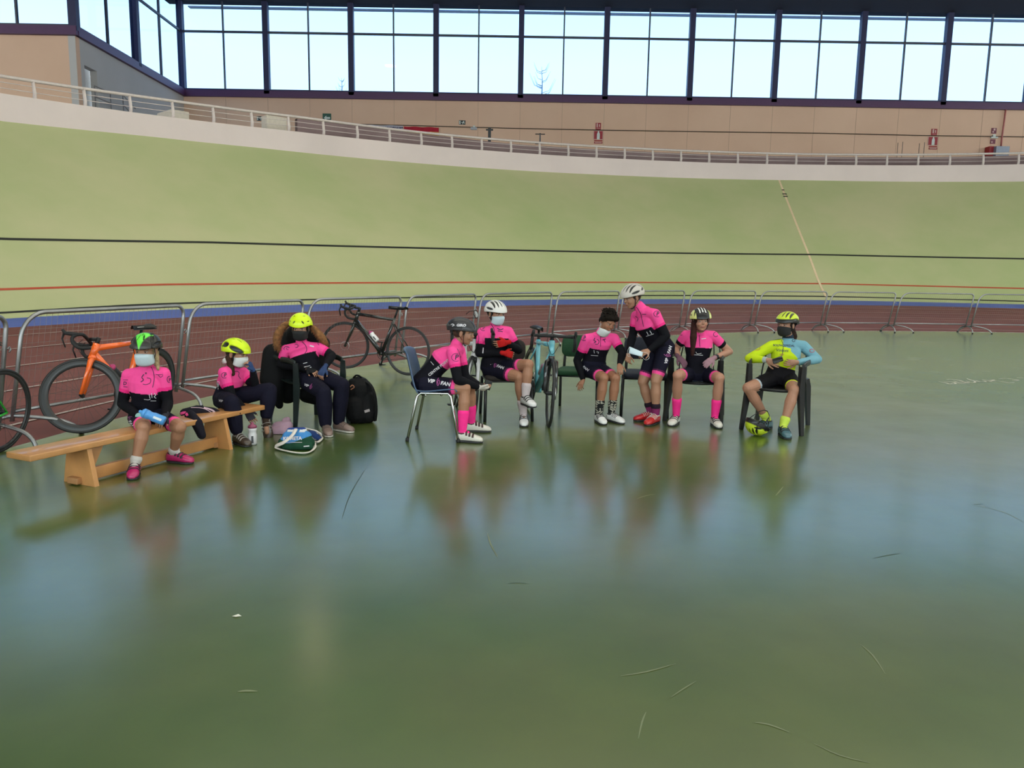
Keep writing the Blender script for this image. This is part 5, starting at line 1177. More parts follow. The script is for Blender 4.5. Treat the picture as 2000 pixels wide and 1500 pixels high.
# ---- 9 girl in lime and blue jersey
Y0 = 7.55
def gh9(hl, HE, hc, hR, hs):
    a = hc + hR @ Vector((.01, -.105, -.02)); hl.seg(a, a + Vector((.045, .02, -.11)), .026, .030, 'hair'); hl.seg(a + Vector((.045, .02, -.11)), a + Vector((.04, .0, -.17)), .030, .012, 'hair')
p9 = person('girl in lime and light blue jersey, yellow helmet and black mask, looking left', Y0, dict(
  head=(1536, 634, .0), neck=(1540, 664, .04), chest=(1534, 694, .02), pelvis=(1523, 735, .0), shR=(1508, 676, .0), shL=(1568, 676, .06), elR=(1463, 700, .02), wrR=(1498, 703, -.15), elL=(1597, 702, .04), wrL=(1556, 708, -.15),
  hipR=(1506, 741, -.03), hipL=(1541, 741, .0), knR=(1461, 758, -.24), knL=(1551, 762, -.38), anR=(1500, 812, -.13), anL=(1530, 821, -.44), toR=(1480, 824, -.22), toL=(1540, 847, -.62)),
  face=(-.75, -.62, -.06), S=.95, hs=.96, top='lime', mask=MASKB, sock=(.50, .62, .08), sockf=.20, shoes=((.05, .12, .15), (.02, .02, .02)), helm=('road', ((.52, .64, .03), (.02, .018, .02), (0, 0, 0)), {'band': (.012, .012, .014)}), hair=(.035, .018, .014), hairprims=gh9,
  hands={'R': (1514, 710, -.20, (.3, .8, .1), -1, .5), 'L': (1532, 709, -.20, (-.3, .8, .1), 1, .6)}, hem={'R': (.34, .38, .42), 'L': (.62, .74, .02)}, shortt=.72, skin=(.37, .19, .125))
cam_decal(p9['jersey'], p9['base'], [txt('SOLPACEPEDAL', 1531, 675, 6, 2, 0, .02), txt('Vintoni', 1528, 684.5, 8, 3, .2, .01, 1.05), stroke([(1526, 664), (1530, 676), (1527, 697)], 1.0), txt('M', 1523, 662, 5, 0, 0, .04), arc(1550, 665, 3, 2.4, 0, 360, 1.0)], mat('navy_ink', (.02, .03, .06), .7))
cam_decal(p9['jersey'], p9['base'], [arc(1479, 680, 5.5, 3.6, 0, 360, 1.0), arc(1586, 685, 4.5, 3.2, 0, 360, 1.2), txt('LSG', 1527, 692.5, 4.5)], mat('red_ink', (.35, .05, .06), .7))
# ---- things they hold
def rest_bottle(label, A, d, h, r, body, cap, mark=None):
    return bottle_on(label, Matrix.Identity(4), A, d, body, cap, h=h, r=r, mark=mark)
A = AT(322, 823, 5.45); B = AT(279, 806, 5.43); rest_bottle('blue bottle with white band held by the child in green helmet', A, B-A, .185, .034, (.07, .27, .62), (.08, .30, .68), mark=(.6, .64, .68))
# phone held in profile, mask held by the standing rider, phone of the girl in lime
b = MB(); c = AT(953, 752, 6.84); b.box(c, (.062, .012, .085), BLKP, Matrix.Rotation(.3, 3, 'Y'), bev=.004); thing(b, 'mobile_phone', 'small black phone in the gloved hands of the profile rider', 'phone')
b = MB(); g = []; c0, c1, c2, c3 = AT(1230, 677, 7.46), AT(1256, 688, 7.46), AT(1254, 697, 7.42), AT(1228, 690, 7.44)
for j in range(5): g.append([c0.lerp(c1, i/6).lerp(c3.lerp(c2, i/6), j/4) + Vector((0, .004*math.sin(j*2.2), 0)) for i in range(7)])
b.sheet(g, MASKW, th=Vector((0, .003, 0))); b.tube(smooth_pts([c1, AT(1264, 690, 7.46), AT(1268, 699, 7.46), AT(1261, 703, 7.45), c2], 4), .0016, MASKP, 4); b.tube(smooth_pts([c0, AT(1226, 685, 7.46), AT(1226, 695, 7.46), AT(1231, 696, 7.45), c3], 4), .0016, MASKP, 4)
thing(b, 'surgical_mask', 'light blue surgical mask dangling from the hand of the standing rider', 'mask')
b = MB(); b.box(AT(1519, 703, 7.33), (.10, .012, .052), mat('glossy_black', (.01, .01, .01), .12), Matrix.Rotation(-.35, 3, 'Y'), bev=.004); thing(b, 'mobile_phone', 'black phone in the hands of the girl in lime and blue', 'phone')

b = MB(); W = lambda x, y, dy=0.0: AT(x, y, 6.80 + dy)
b.tube(smooth_pts([W(926, 607, -.03), W(930, 606), W(933, 612, .02), W(933, 620, .03), W(929, 621, .02), W(926, 615)], 4), .0035, BLKP, 6, closed=True); b.tube([W(910, 614, -.05), W(917, 608, -.04), W(926, 607, -.03)], .003, BLKP, 6); b.tube([W(914, 622, .07), W(922, 621, .05), W(931, 621, .03)], .003, BLKP, 6)
b.sheet([[W(927, 608, -.03), W(931, 608)], [W(929, 614, 0), W(934, 615, .02)], [W(929, 620, .02), W(933, 620, .03)]], mat('pale_lens', (.5, .5, .52), .15))
thing(b, 'sunglasses', 'pale-lensed sunglasses perched on the front of the black helmet', 'glasses')
# ================================================================ SEATS IN PLACE
BLKPL = (.014, .014, .015)
plastic_chair('dark green plastic armchair under the slumped child in lime dome helmet', (-1.97, 7.36, 0), math.radians(42), (.012, .018, .017), arm=.63)
plastic_chair('black plastic armchair under the smiling girl with long dark hair', (1.92, 7.90, 0), math.radians(-19), BLKPL)
plastic_chair('black plastic armchair under the girl in lime and light blue', (2.625, 7.48, 0), math.radians(-29), (.017, .017, .019))
stack_chair('dark brown padded chair under the child with crossed arms', (-.06, 7.80, 0), math.radians(8), (.020, .014, .012), back=.78)
stack_chair('green padded chair under the bareheaded child', (.72, 8.26, 0), math.radians(-14), (.010, .055, .020))
stack_chair('dark navy padded chair standing empty behind the standing child', (1.42, 8.14, 0), math.radians(-8), (.014, .018, .032))
shell_chair('blue plastic shell chair on chrome legs under the profile rider', (-.69, 6.86, 0), math.radians(88))
# ================================================================ BAGS, CLOTHES, BOTTLES ON THE FLOOR AND BENCH
A = G(494, 868); root = rest_bottle('white sports bottle with mauve cap standing on the floor by the bench', A, (0, 0, 1), .19, .036, (.60, .58, .60), (.24, .045, .10), mark=(.06, .06, .07))
# parka over the armchair
base = Vector((-1.95, 7.4, 0)); pk = empty('parka', base, label='black parka with brown fur hood hanging over the dark green armchair', category='coat')
def L3(x, y, Y): return AT(x, y, Y) - base
pl = Limbs()
for a, b_, ra, rb in [((575, 668, 7.50), (545, 700, 7.50), .15, .13), ((545, 700, 7.48), (533, 765, 7.40), .13, .12), ((533, 690, 7.45), (527, 742, 7.40), .10, .10), ((560, 700, 7.50), (562, 770, 7.52), .13, .10), ((600, 668, 7.52), (628, 672, 7.56), .13, .09), ((538, 770, 7.38), (546, 792, 7.38), .07, .04), ((546, 790, 7.38), (548, 796, 7.38), .035, .018), ((585, 655, 7.42), (600, 655, 7.42), .13, .12), ((580, 710, 7.56), (620, 712, 7.58), .13, .12), ((600, 770, 7.50), (618, 778, 7.5), .09, .07)]:
    pl.seg(L3(*a), L3(*b_), ra, rb, 'c')
PARK = mat('parka_nylon', (.005, .005, .006), .7, var=.1, bump=.5, bscale=18, spec=.15)
me = evalmesh(pl.mb, .010, 16, .7); me.materials.append(PARK); o = bpy.data.objects.new('coat_body', me); COL.objects.link(o); o.parent = pk
b = MB(); FUR = mat('brown_fur', (.20, .085, .028), .9, var=.5, scale=30); rnd = random.Random(4)
for path in ([(568, 629, 7.24), (556, 636, 7.22), (546, 647, 7.20), (541, 660, 7.20), (541, 672, 7.20), (543, 682, 7.22)], [(607, 636, 7.24), (616, 645, 7.24), (625, 655, 7.25), (632, 665, 7.27), (637, 675, 7.3)]):
    pts = smooth_pts([L3(*p) for p in path], 4); rr = [.022 + .016*math.sin(PI*i/(len(pts)-1)) for i in range(len(pts))]; b.tube(pts, rr, FUR, 8)
    for _ in range(900):
        i = rnd.randrange(len(pts)-1); p = pts[i].lerp(pts[i+1], rnd.random()); d = Vector((rnd.gauss(0, 1), rnd.gauss(0, 1), rnd.gauss(0, 1))).normalized(); q = p + d*rr[i]*.8; e_ = q + d*.02 + Vector((0, 0, -.010)); s_ = d.orthogonal().normalized()*.0022
        b.add([q - s_, q + s_, e_], [(0, 1, 2)], FUR)
b.build('fur_trim', pk, fixn=False)
# backpack
base = G(705, 829); bp = empty('backpack', base, label='black rucksack standing on the floor to the right of the slumped child', category='backpack')
def L3(x, y, Y): return AT(x, y, Y) - base
BPM = mat('rucksack_nylon', (.006, .006, .007), .7, var=.1, bump=.4, bscale=40, spec=.15); pl = Limbs()
for a, b_, ra, rb in [((700, 762, 7.45), (704, 806, 7.45), .14, .15), ((694, 752, 7.42), (702, 748, 7.5), .07, .07), ((716, 778, 7.42), (717, 808, 7.40), .085, .10), ((693, 790, 7.36), (696, 808, 7.36), .10, .10)]: pl.seg(L3(*a), L3(*b_), ra, rb, 'c')
me = evalmesh(pl.mb, .007, 3); me.materials.append(BPM); o = bpy.data.objects.new('pack_body', me); COL.objects.link(o); o.parent = bp
V = coords(me); V[:, 2] = np.maximum(V[:, 2], .004); me.vertices.foreach_set('co', V.ravel()); me.update()
b = MB(); b.tube(smooth_pts([L3(712, 744, 7.42), L3(724, 752, 7.38), L3(732, 772, 7.34), L3(735, 800, 7.34), L3(733, 822, 7.36)], 4), .014, BPM, 6, flat=(1.5, .5)); b.build('shoulder_strap', bp)
b = MB(); b.tube(smooth_pts([L3(690, 738, 7.44), L3(696, 733, 7.42), L3(703, 735, 7.42), L3(707, 741, 7.45)], 4), .009, BPM, 6); b.build('handle', bp)
cam_decal(o, base, [stroke([(712, 804), (722, 801)], 5)], mat('grey_tag', (.35, .30, .30), .7)); cam_decal(o, base, [stroke([(684, 756), (688, 752), (692, 756), (688, 759), (685, 761)], 1.6)], mat('orange_tag', (.42, .18, .10), .7))
# drawstring bag with printing
def bag(label, outline, Yf, th, colf, name='drawstring_bag', voxel=.006, m=None, seed=1):
    """soft bag lying on the floor: lumps along the given spine"""
    pl = Limbs(); c0 = G(*outline['base']); base = Vector((c0.x, c0.y, 0)); r_ = empty(name, base, label=label, category='bag')
    for a, b_, ra, rb in outline['segs']: pl.seg(AT(*a) - base, AT(*b_) - base, ra, rb, 'c')
    me = evalmesh(pl.mb, voxel, 2); V = coords(me); V[:, 2] = np.maximum(V[:, 2], .003)
    w = np.sin(V[:, 0]*70 + seed)*np.sin(V[:, 2]*60 + seed*2)*.004; V[:, 1] += w; me.vertices.foreach_set('co', V.ravel()); setcol(me, colf(V, base)); me.materials.append(m or CLOTH); me.update()
    o = bpy.data.objects.new('bag_body', me); COL.objects.link(o); o.parent = r_; return r_, o, base
def kcol(V, base):
    C = np.tile(C3((.06, .22, .50)), (len(V), 1)); z = V[:, 2]; x = V[:, 0]
    C[z < .078 + .020*np.sin(x*18 - .5)] = (.012, .05, .028); C[z > .145] = (.025, .05, .20); C[(z > .128) & (z <= .145) & (np.sin(x*60) > .1)] = (.60, .60, .62); return C
k_, ko, kb = bag('blue and green drawstring bag with white lettering and white cord on the floor', dict(base=(580, 877), segs=[((556, 866, 6.30), (602, 866, 6.30), .058, .058), ((562, 853, 6.34), (598, 853, 6.34), .048, .05), ((566, 842, 6.36), (592, 842, 6.38), .03, .035), ((558, 871, 6.22), (604, 871, 6.22), .035, .035)]), 6.3, .1, kcol)
cam_decal(ko, kb, [txt('KOMETA', 571, 856.5, 9, -2, 0, .04), stroke([(593, 872), (604, 871)], 2), stroke([(560, 864), (590, 864)], .8)], INKW)
CORD = mat('white_cord', (.62, .56, .52), .8); kc = MB()
def cordpts(P): return [G(x, y, z) - kb for x, y, z in P]
kc.tube(smooth_pts([AT(578, 838, 6.32) - kb, AT(571, 850, 6.24) - kb, AT(556, 863, 6.14) - kb] + cordpts([(538, 872, .03), (545, 877, .014), (565, 882, .014), (588, 885, .014), (604, 883, .014), (614, 875, .014), (613, 866, .02)]), 5), .011, CORD, 8, flat=(1.5, .6))
kc.tube(smooth_pts([AT(581, 842, 6.36) - kb, AT(590, 836, 6.42) - kb, AT(606, 839, 6.5) - kb, AT(620, 843, 6.5) - kb] + cordpts([(628, 855, .02), (620, 864, .016), (612, 862, .016)]), 5), .011, CORD, 8, flat=(1.5, .6)); kc.build('cord', k_)
def bcol(V, base):
    C = np.tile(C3((.03, .06, .20)), (len(V), 1)); m = np.sin(V[:, 0]*45 + V[:, 2]*70) > .45; C[m] = (.42, .42, .46); return C
bag('small blue and white cloth bag lying just behind the lettered one', dict(base=(612, 858), segs=[((606, 852, 6.62), (620, 852, 6.60), .045, .045), ((608, 845, 6.66), (616, 846, 6.66), .035, .03)]), 6.6, .1, bcol, name='cloth_bag', seed=3)
def pcol(V, base):
    C = np.tile(C3((.38, .24, .31)), (len(V), 1)); C[V[:, 2] > .17] = (.018, .02, .07); return C
bag('pale pink cloth bag with a navy top on the floor behind the brown boots', dict(base=(545, 850), segs=[((532, 846, 6.85), (558, 844, 6.85), .055, .065), ((542, 835, 6.9), (562, 832, 6.9), .055, .05), ((557, 822, 6.95), (562, 820, 6.95), .03, .03)]), 6.8, .1, pcol, name='cloth_bag', seed=5)
# clothes on the bench
cb = G(400, 812, ZB); base = Vector((cb.x, cb.y, ZB)); jk = empty('folded_jacket', base, label='black cycling jacket with pink and white stripe heaped on the bench between the two children', category='jacket')
pl = Limbs()
for a, b_, ra, rb in [((360, 806, 6.18), (385, 803, 6.22), .035, .05), ((385, 803, 6.22), (415, 806, 6.3), .05, .045), ((415, 806, 6.3), (432, 812, 6.3), .045, .03), ((372, 812, 6.06), (384, 826, 5.96), .045, .045), ((384, 826, 5.95), (394, 850, 5.95), .045, .035)]: pl.seg(AT(*a) - base, AT(*b_) - base, ra, rb, 'c')
me = evalmesh(pl.mb, .006, 3); V = coords(me); V[:, 1] += np.sin(V[:, 0]*60 + V[:, 2]*40)*.004; me.vertices.foreach_set('co', V.ravel()); setcol(me, np.tile(C3((.012, .011, .018)), (len(V), 1))); me.materials.append(CLOTH); me.update()
o = bpy.data.objects.new('jacket_body', me); COL.objects.link(o); o.parent = jk
cam_decal(o, base, [stroke([(373, 796), (395, 797), (412, 805), (424, 815)], 1.2), stroke([(398, 796), (416, 802), (432, 818)], 3.2)], mat('pink_piping', (.48, .33, .40), .7)); cam_decal(o, base, [stroke([(352, 808), (362, 806), (366, 812)], 5)], mat('hot_pink_cloth', PINK, .7))
# upside-down helmet on the floor by the lime rider's foot
hx = G(1482, 850); hR_ = Matrix.Rotation(PI + .30, 3, 'Y') @ Matrix.Rotation(.9, 3, 'Z'); hr = helmet(None, (0, 0, 0), hR_, 1.0, 'road', ((.52, .64, .03), (.010, .010, .011), (0, 0, 0)), {'band': (.012, .012, .014)})
hr.location = (hx.x, hx.y, .132); hr['label'] = 'yellow and black cycling helmet lying upside down on the floor by the lime rider'; hr['category'] = 'helmet'; hr.name = 'cycling_helmet'
# scrap of paper and scuffs
b = MB(); q = G(462, 1204); b.add([q + Vector(v) for v in ((-.02, 0, .001), (.0, -.012, .004), (.022, .002, .001), (.004, .012, .006))], [(0, 1, 2, 3)], mat('paper', (.6, .58, .5), .8)); thing(b, 'paper_scrap', 'tiny pale scrap of paper on the open green floor', 'litter', fixn=False)
SC = mat('scuff', (.17, .19, .10), .5); SCD = mat('scuff_dark', (.035, .06, .02), .4); b = MB()
def gline(mb, pts, w, m):
    P = smooth_pts([G(x, y, .0012) for x, y in pts], 3); L = []
    for i, p in enumerate(P):
        d = (P[min(i+1, len(P)-1)]-P[max(i-1, 0)]).normalized(); n_ = Vector((-d.y, d.x, 0))*w*(.3+math.sin(PI*i/(len(P)-1))); L.append([p - n_, p + n_])
    mb.sheet(L, m)
for p, w, m in [([(1244, 974), (1262, 968), (1281, 965)], .004, SC), ([(992, 1139), (1012, 1138), (1030, 1140)], .002, SCD), ([(1212, 1320), (1262, 1312), (1320, 1296)], .0028, SC), ([(1474, 1411), (1502, 1415), (1542, 1430)], .003, SC), ([(1680, 1258), (1705, 1280), (1729, 1316)], .0022, SC), ([(1247, 1442), (1254, 1410), (1262, 1390)], .0022, SC), ([(464, 1351), (480, 1349), (503, 1350)], .005, SC), ([(668, 1012), (684, 965), (712, 918)], .0022, SCD), ([(952, 1040), (958, 1062), (972, 1088)], .003, SC), ([(1310, 1362), (1335, 1345), (1360, 1330)], .002, SC), ([(1590, 1452), (1640, 1475), (1700, 1490)], .002, SC), ([(1705, 1090), (1735, 1084), (1760, 1080)], .002, SCD), ([(1900, 985), (1920, 984)], .002, SCD), ([(2000, 1020), (1960, 1000), (1900, 985)], .0018, SC), ([(1515, 968), (1522, 960), (1530, 950)], .004, SC)]: gline(b, p, w, m)
b.build('trim_floor_scuffs', kind='structure', fixn=False)
b = MB()
for p in [[(1833, 745), (1848, 748), (1855, 750), (1860, 749)], [(1842, 745), (1860, 746), (1867, 749), (1857, 750)], [(1848, 741), (1860, 741), (1875, 743), (1886, 747)], [(1862, 744), (1873, 747), (1886, 748), (1868, 749)], [(1874, 744), (1884, 746), (1892, 747.5), (1882, 748)], [(1888, 739), (1896, 742), (1905, 744), (1915, 746)], [(1886, 744), (1898, 747), (1905, 746), (1900, 743.5)], [(1905, 743), (1915, 745), (1926, 745), (1918, 742)], [(1918, 741), (1930, 743), (1936, 745), (1922, 745)], [(1930, 741), (1942, 742), (1935, 744), (1948, 744)], [(1950, 740), (1964, 739), (1980, 741), (1990, 742.5), (1976, 743.5)], [(1938, 743), (1955, 745), (1972, 747.5), (1982, 747)], [(1985, 737.5), (2000, 738)]]: gline(b, p, .012, mat('painted_script', (.50, .44, .36), .5))
b.build('trim_floor_lettering', kind='structure', fixn=False)
# ================================================================ SIGNS AND FITTINGS ON THE BACK WALL
YS = YW - .02
def plate(name, label, x0, y0, x1, y1, parts, category='sign', group=None, Y=YS, th=.02):
    """parts: list of (material, kind, data) in pixels"""
    a = AT(x0, y0, Y); b2 = AT(x1, y1, Y); c = (a+b2)/2; t = empty(name, c, label=label, category=category)
    if group: t['group'] = group
    for nm, m, (u0, v0, u1, v1), off in parts:
        p = AT(u0, v0, Y); q = AT(u1, v1, Y); b = MB(); b.box(((p.x+q.x)/2 - c.x, -off, (p.z+q.z)/2 - c.z), (abs(q.x-p.x), th, abs(p.z-q.z)), m); b.build(nm, t)
    return t, c
SGN = mat('sign_green', (.005, .075, .045), .5); SWH = mat('sign_white', (.62, .68, .64), .5); SRD = mat('sign_red', (.32, .008, .016), .5); SPK = mat('sign_pink_white', (.62, .42, .38), .5); SBK = mat('sign_black', (.008, .02, .018), .5); SPN = SPK
t, c = plate('exit_sign', 'green sign with white arrow pointing left above the railing', 630, 221, 647, 240, [('panel', SGN, (630, 221.5, 647, 240), 0)])
b = MB(); o1 = [(-5.5, 0), (-1, 4.2), (-1, 1.6), (6, 1.6), (6, -1.6), (-1, -1.6), (-1, -4.2)]; k = YS/1500*1.012; b.prism([(x*k, y*k) for x, y in o1], (1, 0, 0), (0, 0, 1), (0, -.018, 0), (0, .012, 0), SWH); b.build('arrow', t)
def run_sign(label, x0, y0, x1, y1):
    t, c = plate('exit_sign', label, x0, y0, x1, y1, [('panel', SBK, (x0, y0, x1, y1), 0)]); w = (x1-x0)*k; h = (y1-y0)*k
    b = MB(); b.prism([(-w*.42, -h*.35), (-w*.25, -h*.35), (-w*.25, h*.35), (-w*.42, h*.35)], (1, 0, 0), (0, 0, 1), (0, -.018, 0), (0, .012, 0), SWH)
    b.prism([(-w*.12, .06*h), (w*.12, .10*h), (w*.2, .35*h), (w*.32, .3*h), (w*.26, .05*h), (w*.42, -.15*h), (w*.36, -.25*h), (w*.2, -.05*h), (w*.1, -.35*h), (0, -.35*h), (w*.1, -.02*h), (-w*.12, -.08*h)], (1, 0, 0), (0, 0, 1), (0, -.018, 0), (0, .012, 0), SWH); b.build('pictogram', t)
run_sign('small dark exit sign with running figure on the wall above the cable', 896.5, 235, 909, 243.5)
run_sign('small dark exit sign seen through the railing at the left', 501.5, 227, 514, 236)
def ext_sign(lab1, lab2, x, yt, dx=0):
    t, c = plate('extinguisher_sign', lab1, x-5+dx, yt, x+5+dx, yt+13, [('panel', SRD, (x-5+dx, yt, x+5+dx, yt+13.5), 0), ('symbol', SPN, (x-3.2+dx, yt+1, x-1+dx, yt+8.5), .02), ('symbol', SPN, (x+1.5+dx, yt+2.5, x+3+dx, yt+8), .02), ('caption', SPN, (x-3.5+dx, yt+10, x+3.5+dx, yt+10.8), .02)])
    y0 = yt+15; t, c = plate('extinguisher_sign', lab2, x-9, y0, x+9, y0+26, [('panel', SPN, (x-9, y0, x+9, y0+17.5), -.005), ('panel', SRD, (x-8, y0+1, x+8, y0+17), .008), ('caption', SRD, (x-8, y0+18.5, x+8, y0+21), .004), ('caption', SRD, (x-8, y0+21.8, x+8, y0+25.5), .004), ('caption', SPN, (x-6.5, y0+22.8, x+6.5, y0+24.2), .02)])
    b = MB(); b.prism([(u*k, v*k) for u, v in [(-2.6, -7.4), (2.6, -7.4), (2.6, 2), (1.2, 5.5), (.8, 7.4), (-.8, 7.4), (-1.2, 5.5), (-2.6, 2)]], (1, 0, 0), (0, 0, 1), (0, -.022, (AT(x, y0+9, YS).z - c.z)), (0, .012, 0), SWH); b.build('pictogram', t)
ext_sign('upper small red extinguisher sign in the middle of the back wall', 'larger red extinguisher sign with white bottle in the middle of the back wall', 1168.5, 240)
ext_sign('upper small red extinguisher sign towards the right of the back wall', 'larger red extinguisher sign with white bottle towards the right of the back wall', 1822, 251.5, 2.5)
SMR = mat('sign_maroon', (.17, .02, .05), .5)
plate('hose_sign', 'small maroon fire hose sign above the wall light', 1937, 250, 1945, 262, [('panel', SMR, (1937, 250, 1945.5, 261), 0), ('symbol', SPN, (1940.5, 251, 1943.5, 255), .02), ('symbol', SPN, (1938, 256, 1940.5, 259), .02)])
plate('hose_sign', 'small maroon fire hose sign just above the hose cabinet', 1934.5, 272, 1943, 285, [('panel', SMR, (1934.5, 272, 1943.5, 281), 0), ('symbol', SPN, (1935.5, 276, 1938, 279), .02), ('caption', SPN, (1935, 283, 1942, 284), .0)])
plate('wall_light', 'white emergency light between the two maroon hose signs', 1934, 263, 1947, 271, [('body', SWH, (1934, 267.5, 1947, 270.5), .05), ('lamp', SWH, (1938, 263, 1942.5, 267.5), .05)], 'lamp', th=.12)
plate('wall_light', 'pale emergency light under the dark cable near the exit sign', 919, 247, 932, 254, [('body', mat('pale_fitting', (.42, .44, .48), .5), (919.5, 249, 931.5, 254), .05), ('lamp', SWH, (924, 246, 928, 249), .05)], 'lamp', th=.12)
plate('hose_cabinet', 'red fire hose cabinet with grey front at the right end of the wall', 1925, 288, 1957, 306, [('body', SRD, (1924, 288, 1956, 312), .22), ('door', mat('cabinet_grey', (.24, .28, .36), .35), (1932, 289, 1955, 312), .46)], 'cabinet', th=.44)
b = MB(); pth = [AT(1965, 209, YS-.1), AT(1961, 240, YS-.1), AT(1957, 268, YS-.1), AT(1955, 288, YS-.1)]; b.tube(pth, .045, mat('red_pipe', (.42, .12, .11), .5), 8); thing(b, 'fire_pipe', 'thin red pipe running down the wall to the hose cabinet', 'pipe')
b = MB(); b.tube([AT(x, y, YS-.04) for x, y in [(672, 242), (800, 245), (1000, 250.5), (1200, 254.5), (1400, 257.5), (1600, 260), (1800, 264.5), (2060, 268)]], .022, mat('dark_cable', (.06, .035, .02), .7), 6); thing(b, 'cable', 'long dark cable sagging along the tan back wall', 'cable')
# banners hung on the railing side of the wall
b = MB(); m = mat('red_cloth', (.42, .010, .03), .8); m2 = mat('yellow_cloth', (.62, .38, .06), .8)
def cloth(mb, x0, y0, x1, y1, dy0, dy1, m, Y=YS-.1):
    g = []
    for i in range(19):
        t_ = i/18; x = x0 + (x1-x0)*t_; yb = y0 + (y1-y0)*t_; wv = .05*math.sin(t_*21); g.append([AT(x, yb + dy0 + .5*math.sin(t_*15), Y+wv), AT(x, yb + dy1, Y-wv)])
    mb.sheet(g, m)
cloth(b, 789, 247, 857, 249, 0, 9, m); cloth(b, 789, 256, 857, 258, 0, 9, m2); cloth(b, 789, 266, 857, 268, 0, 5, m); t = thing(b, 'flag', 'red and yellow flag hanging behind the railing', 'flag', fixn=False)
b = MB(); cloth(b, 696, 243.5, 787, 245.5, 0, 15, mat('white_cloth', (.50, .48, .54), .8)); rn = random.Random(3); mk = mat('banner_ink', (.06, .06, .12), .8)
o = b.build('banner_cloth', fixn=False); t = empty('banner', AT(742, 250, YS-.1), label='white banner with a row of small dark letters left of the flag', category='banner'); o.data.transform(Matrix.Translation(-Vector(t.location))); o.parent = t
b = MB(); x = 722
while x < 786:
    w = rn.choice((1.6, 2.2, 3)); y = 246.6 + (x-722)*.022; p = AT(x, y, YS-.19); q = AT(x+w, y+rn.choice((1.6, 2.4, 3)), YS-.19)
    if rn.random() > .15: b.box((p+q)/2, (q.x-p.x, .01, p.z-q.z), mk)
    x += w + rn.choice((.8, 1, 1.8))
b.build('print', t, M=Matrix.Translation(-Vector(t.location)))
# masonry blocks and fittings on the concourse
CRM = mat('cream_block', (.60, .53, .44), .8)
def cbox(name, label, cat, x0, x1, yt, R0, m, depth=.5):
    aL, z1 = CYL(x0, yt, R0); aR, _ = CYL(x1, yt, R0); A_ = pol(R0, aL); B_ = pol(R0, aR); c = (A_+B_)/2; e_ = (B_-A_); L = e_.length; e_.normalize(); n_ = Vector((-e_.y, e_.x, 0))
    b = MB(); b.box(c + n_*depth/2 + Vector((0, 0, (5.6+z1)/2)), (L, depth, z1-5.6), m, Matrix(((e_.x, n_.x, 0), (e_.y, n_.y, 0), (0, 0, 1))), bev=.02); return b
b = cbox('', '', '', 521, 560, 224, 33.2, CRM); thing(b, 'masonry_pillar', 'cream masonry block behind the railing beside the small exit sign', 'pillar')
b = cbox('', '', '', 334, 369, 213, 34.5, CRM, 1.2); thing(b, 'masonry_block', 'low cream masonry block behind the railing at the wall corner', 'block')
BK = mat('dark_steel', (.012, .012, .014), .5)
a_, z_ = CYL(956, 272, 34.5); b = MB(); q = pol(34.5, a_); zt_ = CYL(956, 249, 34.5)[1]; b.box(q + Vector((0, 0, (5.6+zt_)/2)), (.13, .10, zt_-5.6), BK); b.box(q + Vector((0, 0, zt_-.10)), (.32, .08, .06), BK); b.build; thing(b, 'floor_stand', 'black upright stand with a short crossbar behind the railing', 'stand')
# roller bike parked on the concourse
a_, z_ = CYL(1055, 262, 34.5); q = pol(34.5, a_); zt_ = CYL(1055, 262, 34.5)[1]; rt = empty('exercise_bicycle', q + Vector((0, 0, 5.6)), label='dark exercise bicycle seen end on behind the railing', category='bicycle'); h_ = zt_-5.6
b = MB(); b.tube([(-.22, 0, h_), (-.05, 0, h_), (0, 0, h_+.03), (.05, 0, h_), (.22, 0, h_)], .022, BK, 6); b.build('handlebar', rt)
b = MB(); b.tube([(0, 0, 0), (0, 0, h_)], .035, mat('grey_steel', (.12, .12, .14), .5), 6); b.tube([(-.22, 0, h_-.42), (.22, 0, h_-.42)], .03, BK, 6); b.build('frame', rt)
for sx in (-1, 1): b = MB(); b.tube([(0, .0, .3), (sx*.25, 0, 0)], .02, BK, 6); b.build('foot', rt)
for i, (x, yt) in enumerate([(1754, 279), (1763.5, 277), (1796, 280), (1806, 278)]):
    a_, z_ = CYL(x, yt, 35.5); q = pol(35.5, a_); b = MB(); b.tube([q + Vector((0, 0, 5.6)), q + Vector((0, 0, z_))], .014, mat('thin_pole_grey', (.17, .13, .10), .6), 6)
    thing(b, 'thin_pole', ['thin upright pole behind the railing, leftmost of four', 'thin upright pole behind the railing, second from the left of four', 'thin upright pole behind the railing, third from the left of four', 'thin upright pole behind the railing, nearest the extinguisher sign'][i], 'pole', group='thin poles behind the railing')
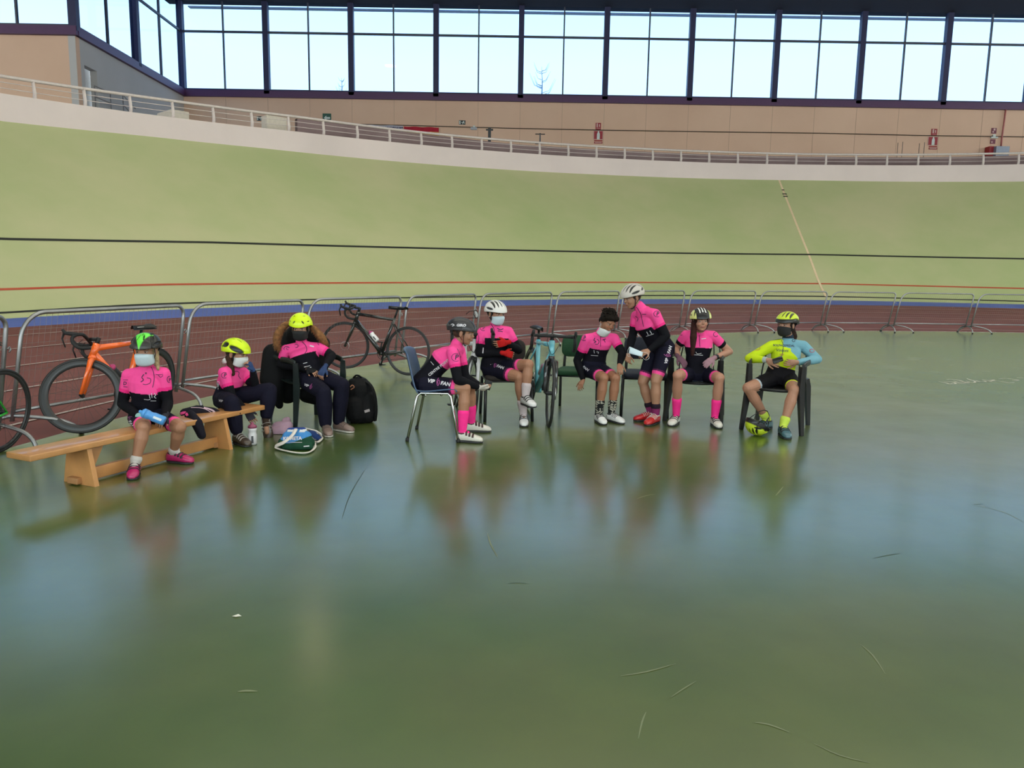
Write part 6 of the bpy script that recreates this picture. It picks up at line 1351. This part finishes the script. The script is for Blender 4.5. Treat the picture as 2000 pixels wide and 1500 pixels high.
# stair handrail in front of the side door
b = MB(); e0 = side_pt(200, 181) + Vector((.35, 0, 0)); e1 = side_pt(225, 185) + Vector((.35, 0, 0)); e2 = side_pt(250, 212) + Vector((.35, 0, 0))
GR = mat('grey_rail', (.20, .19, .19), .5)
for dz in (0, -.45): b.tube([e0 + Vector((0, -1.3, dz)), e0 + Vector((0, 0, dz)), e1 + Vector((0, 0, dz)), e2 + Vector((0, 0, dz))], .025, GR, 6)
for p in (e0, e1, e0 + Vector((0, -1.3, 0))): b.tube([p, p - Vector((0, 0, p.z-5.6))], .025, GR, 6)
thing(b, 'stair_handrail', 'thin grey handrail by the door in the side wall', 'handrail')
# bare trees beyond the glass
def tree(label, px, ytop, Y, spread, seed):
    r = random.Random(seed); base = AT(px, 190, Y); top = AT(px, ytop, Y); b = MB(); m = mat('bare_branch', (.28, .36, .42), .9); H_ = top.z - base.z
    z0_ = -.12; b.tube([Vector((base.x, base.y, z0_)), base, base.lerp(top, .5) + Vector((.06, 0, 0)), top], [.16, .07, .04, .012], m, 6)
    for i in range(16):
        t_ = r.random()*.85; p = base.lerp(top, t_); s_ = (1 if i % 2 else -1); L = spread*(1-t_*.6)*r.uniform(.5, 1.1)
        b.tube([p, p + Vector((s_*L*.45, 0, L*.15)), p + Vector((s_*L*.8, r.uniform(-.2, .2), L*.9))], [.025, .016, .006], m, 5)
    thing(b, 'bare_tree', label, 'tree')
tree('bare leafless tree top seen through the window above the exercise bicycle', 1058, 130, 70, 1.6, 2)
tree('faint bare twigs seen through the window left of centre', 667, 152, 80, .8, 5)
# high-bay lamp added overhead, out of view, to give the glow in the floor
def refl(x, y):
    d = ray(x, y); p = G(x, y); t_ = (ZT-.35)/(-d.z); return p + Vector((d.x, d.y, 0))*t_ + Vector((0, 0, ZT-.35))
q = refl(615, 1250); lp = empty('added_ceiling_lamp', q + Vector((0, 0, .35)), label='added round high bay lamp under the dark roof, out of view, for the glow in the floor', category='lamp')
b = MB(); b.lathe((0, 0, -.25), [(.12, .25), (.14, .12), (.45, 0), (.46, -.03)], CEIL, 24); b.build('shade', lp)
em = bpy.data.materials.new('warm_lamp'); em.use_nodes = True; n_ = em.node_tree.nodes['Principled BSDF']; n_.inputs['Emission Color'].default_value = (1, .78, .48, 1); n_.inputs['Emission Strength'].default_value = 26
b = MB(); b.lathe((0, 0, -.30), [(.40, .02), (.40, 0)], em, 24); b.build('bulb', lp)
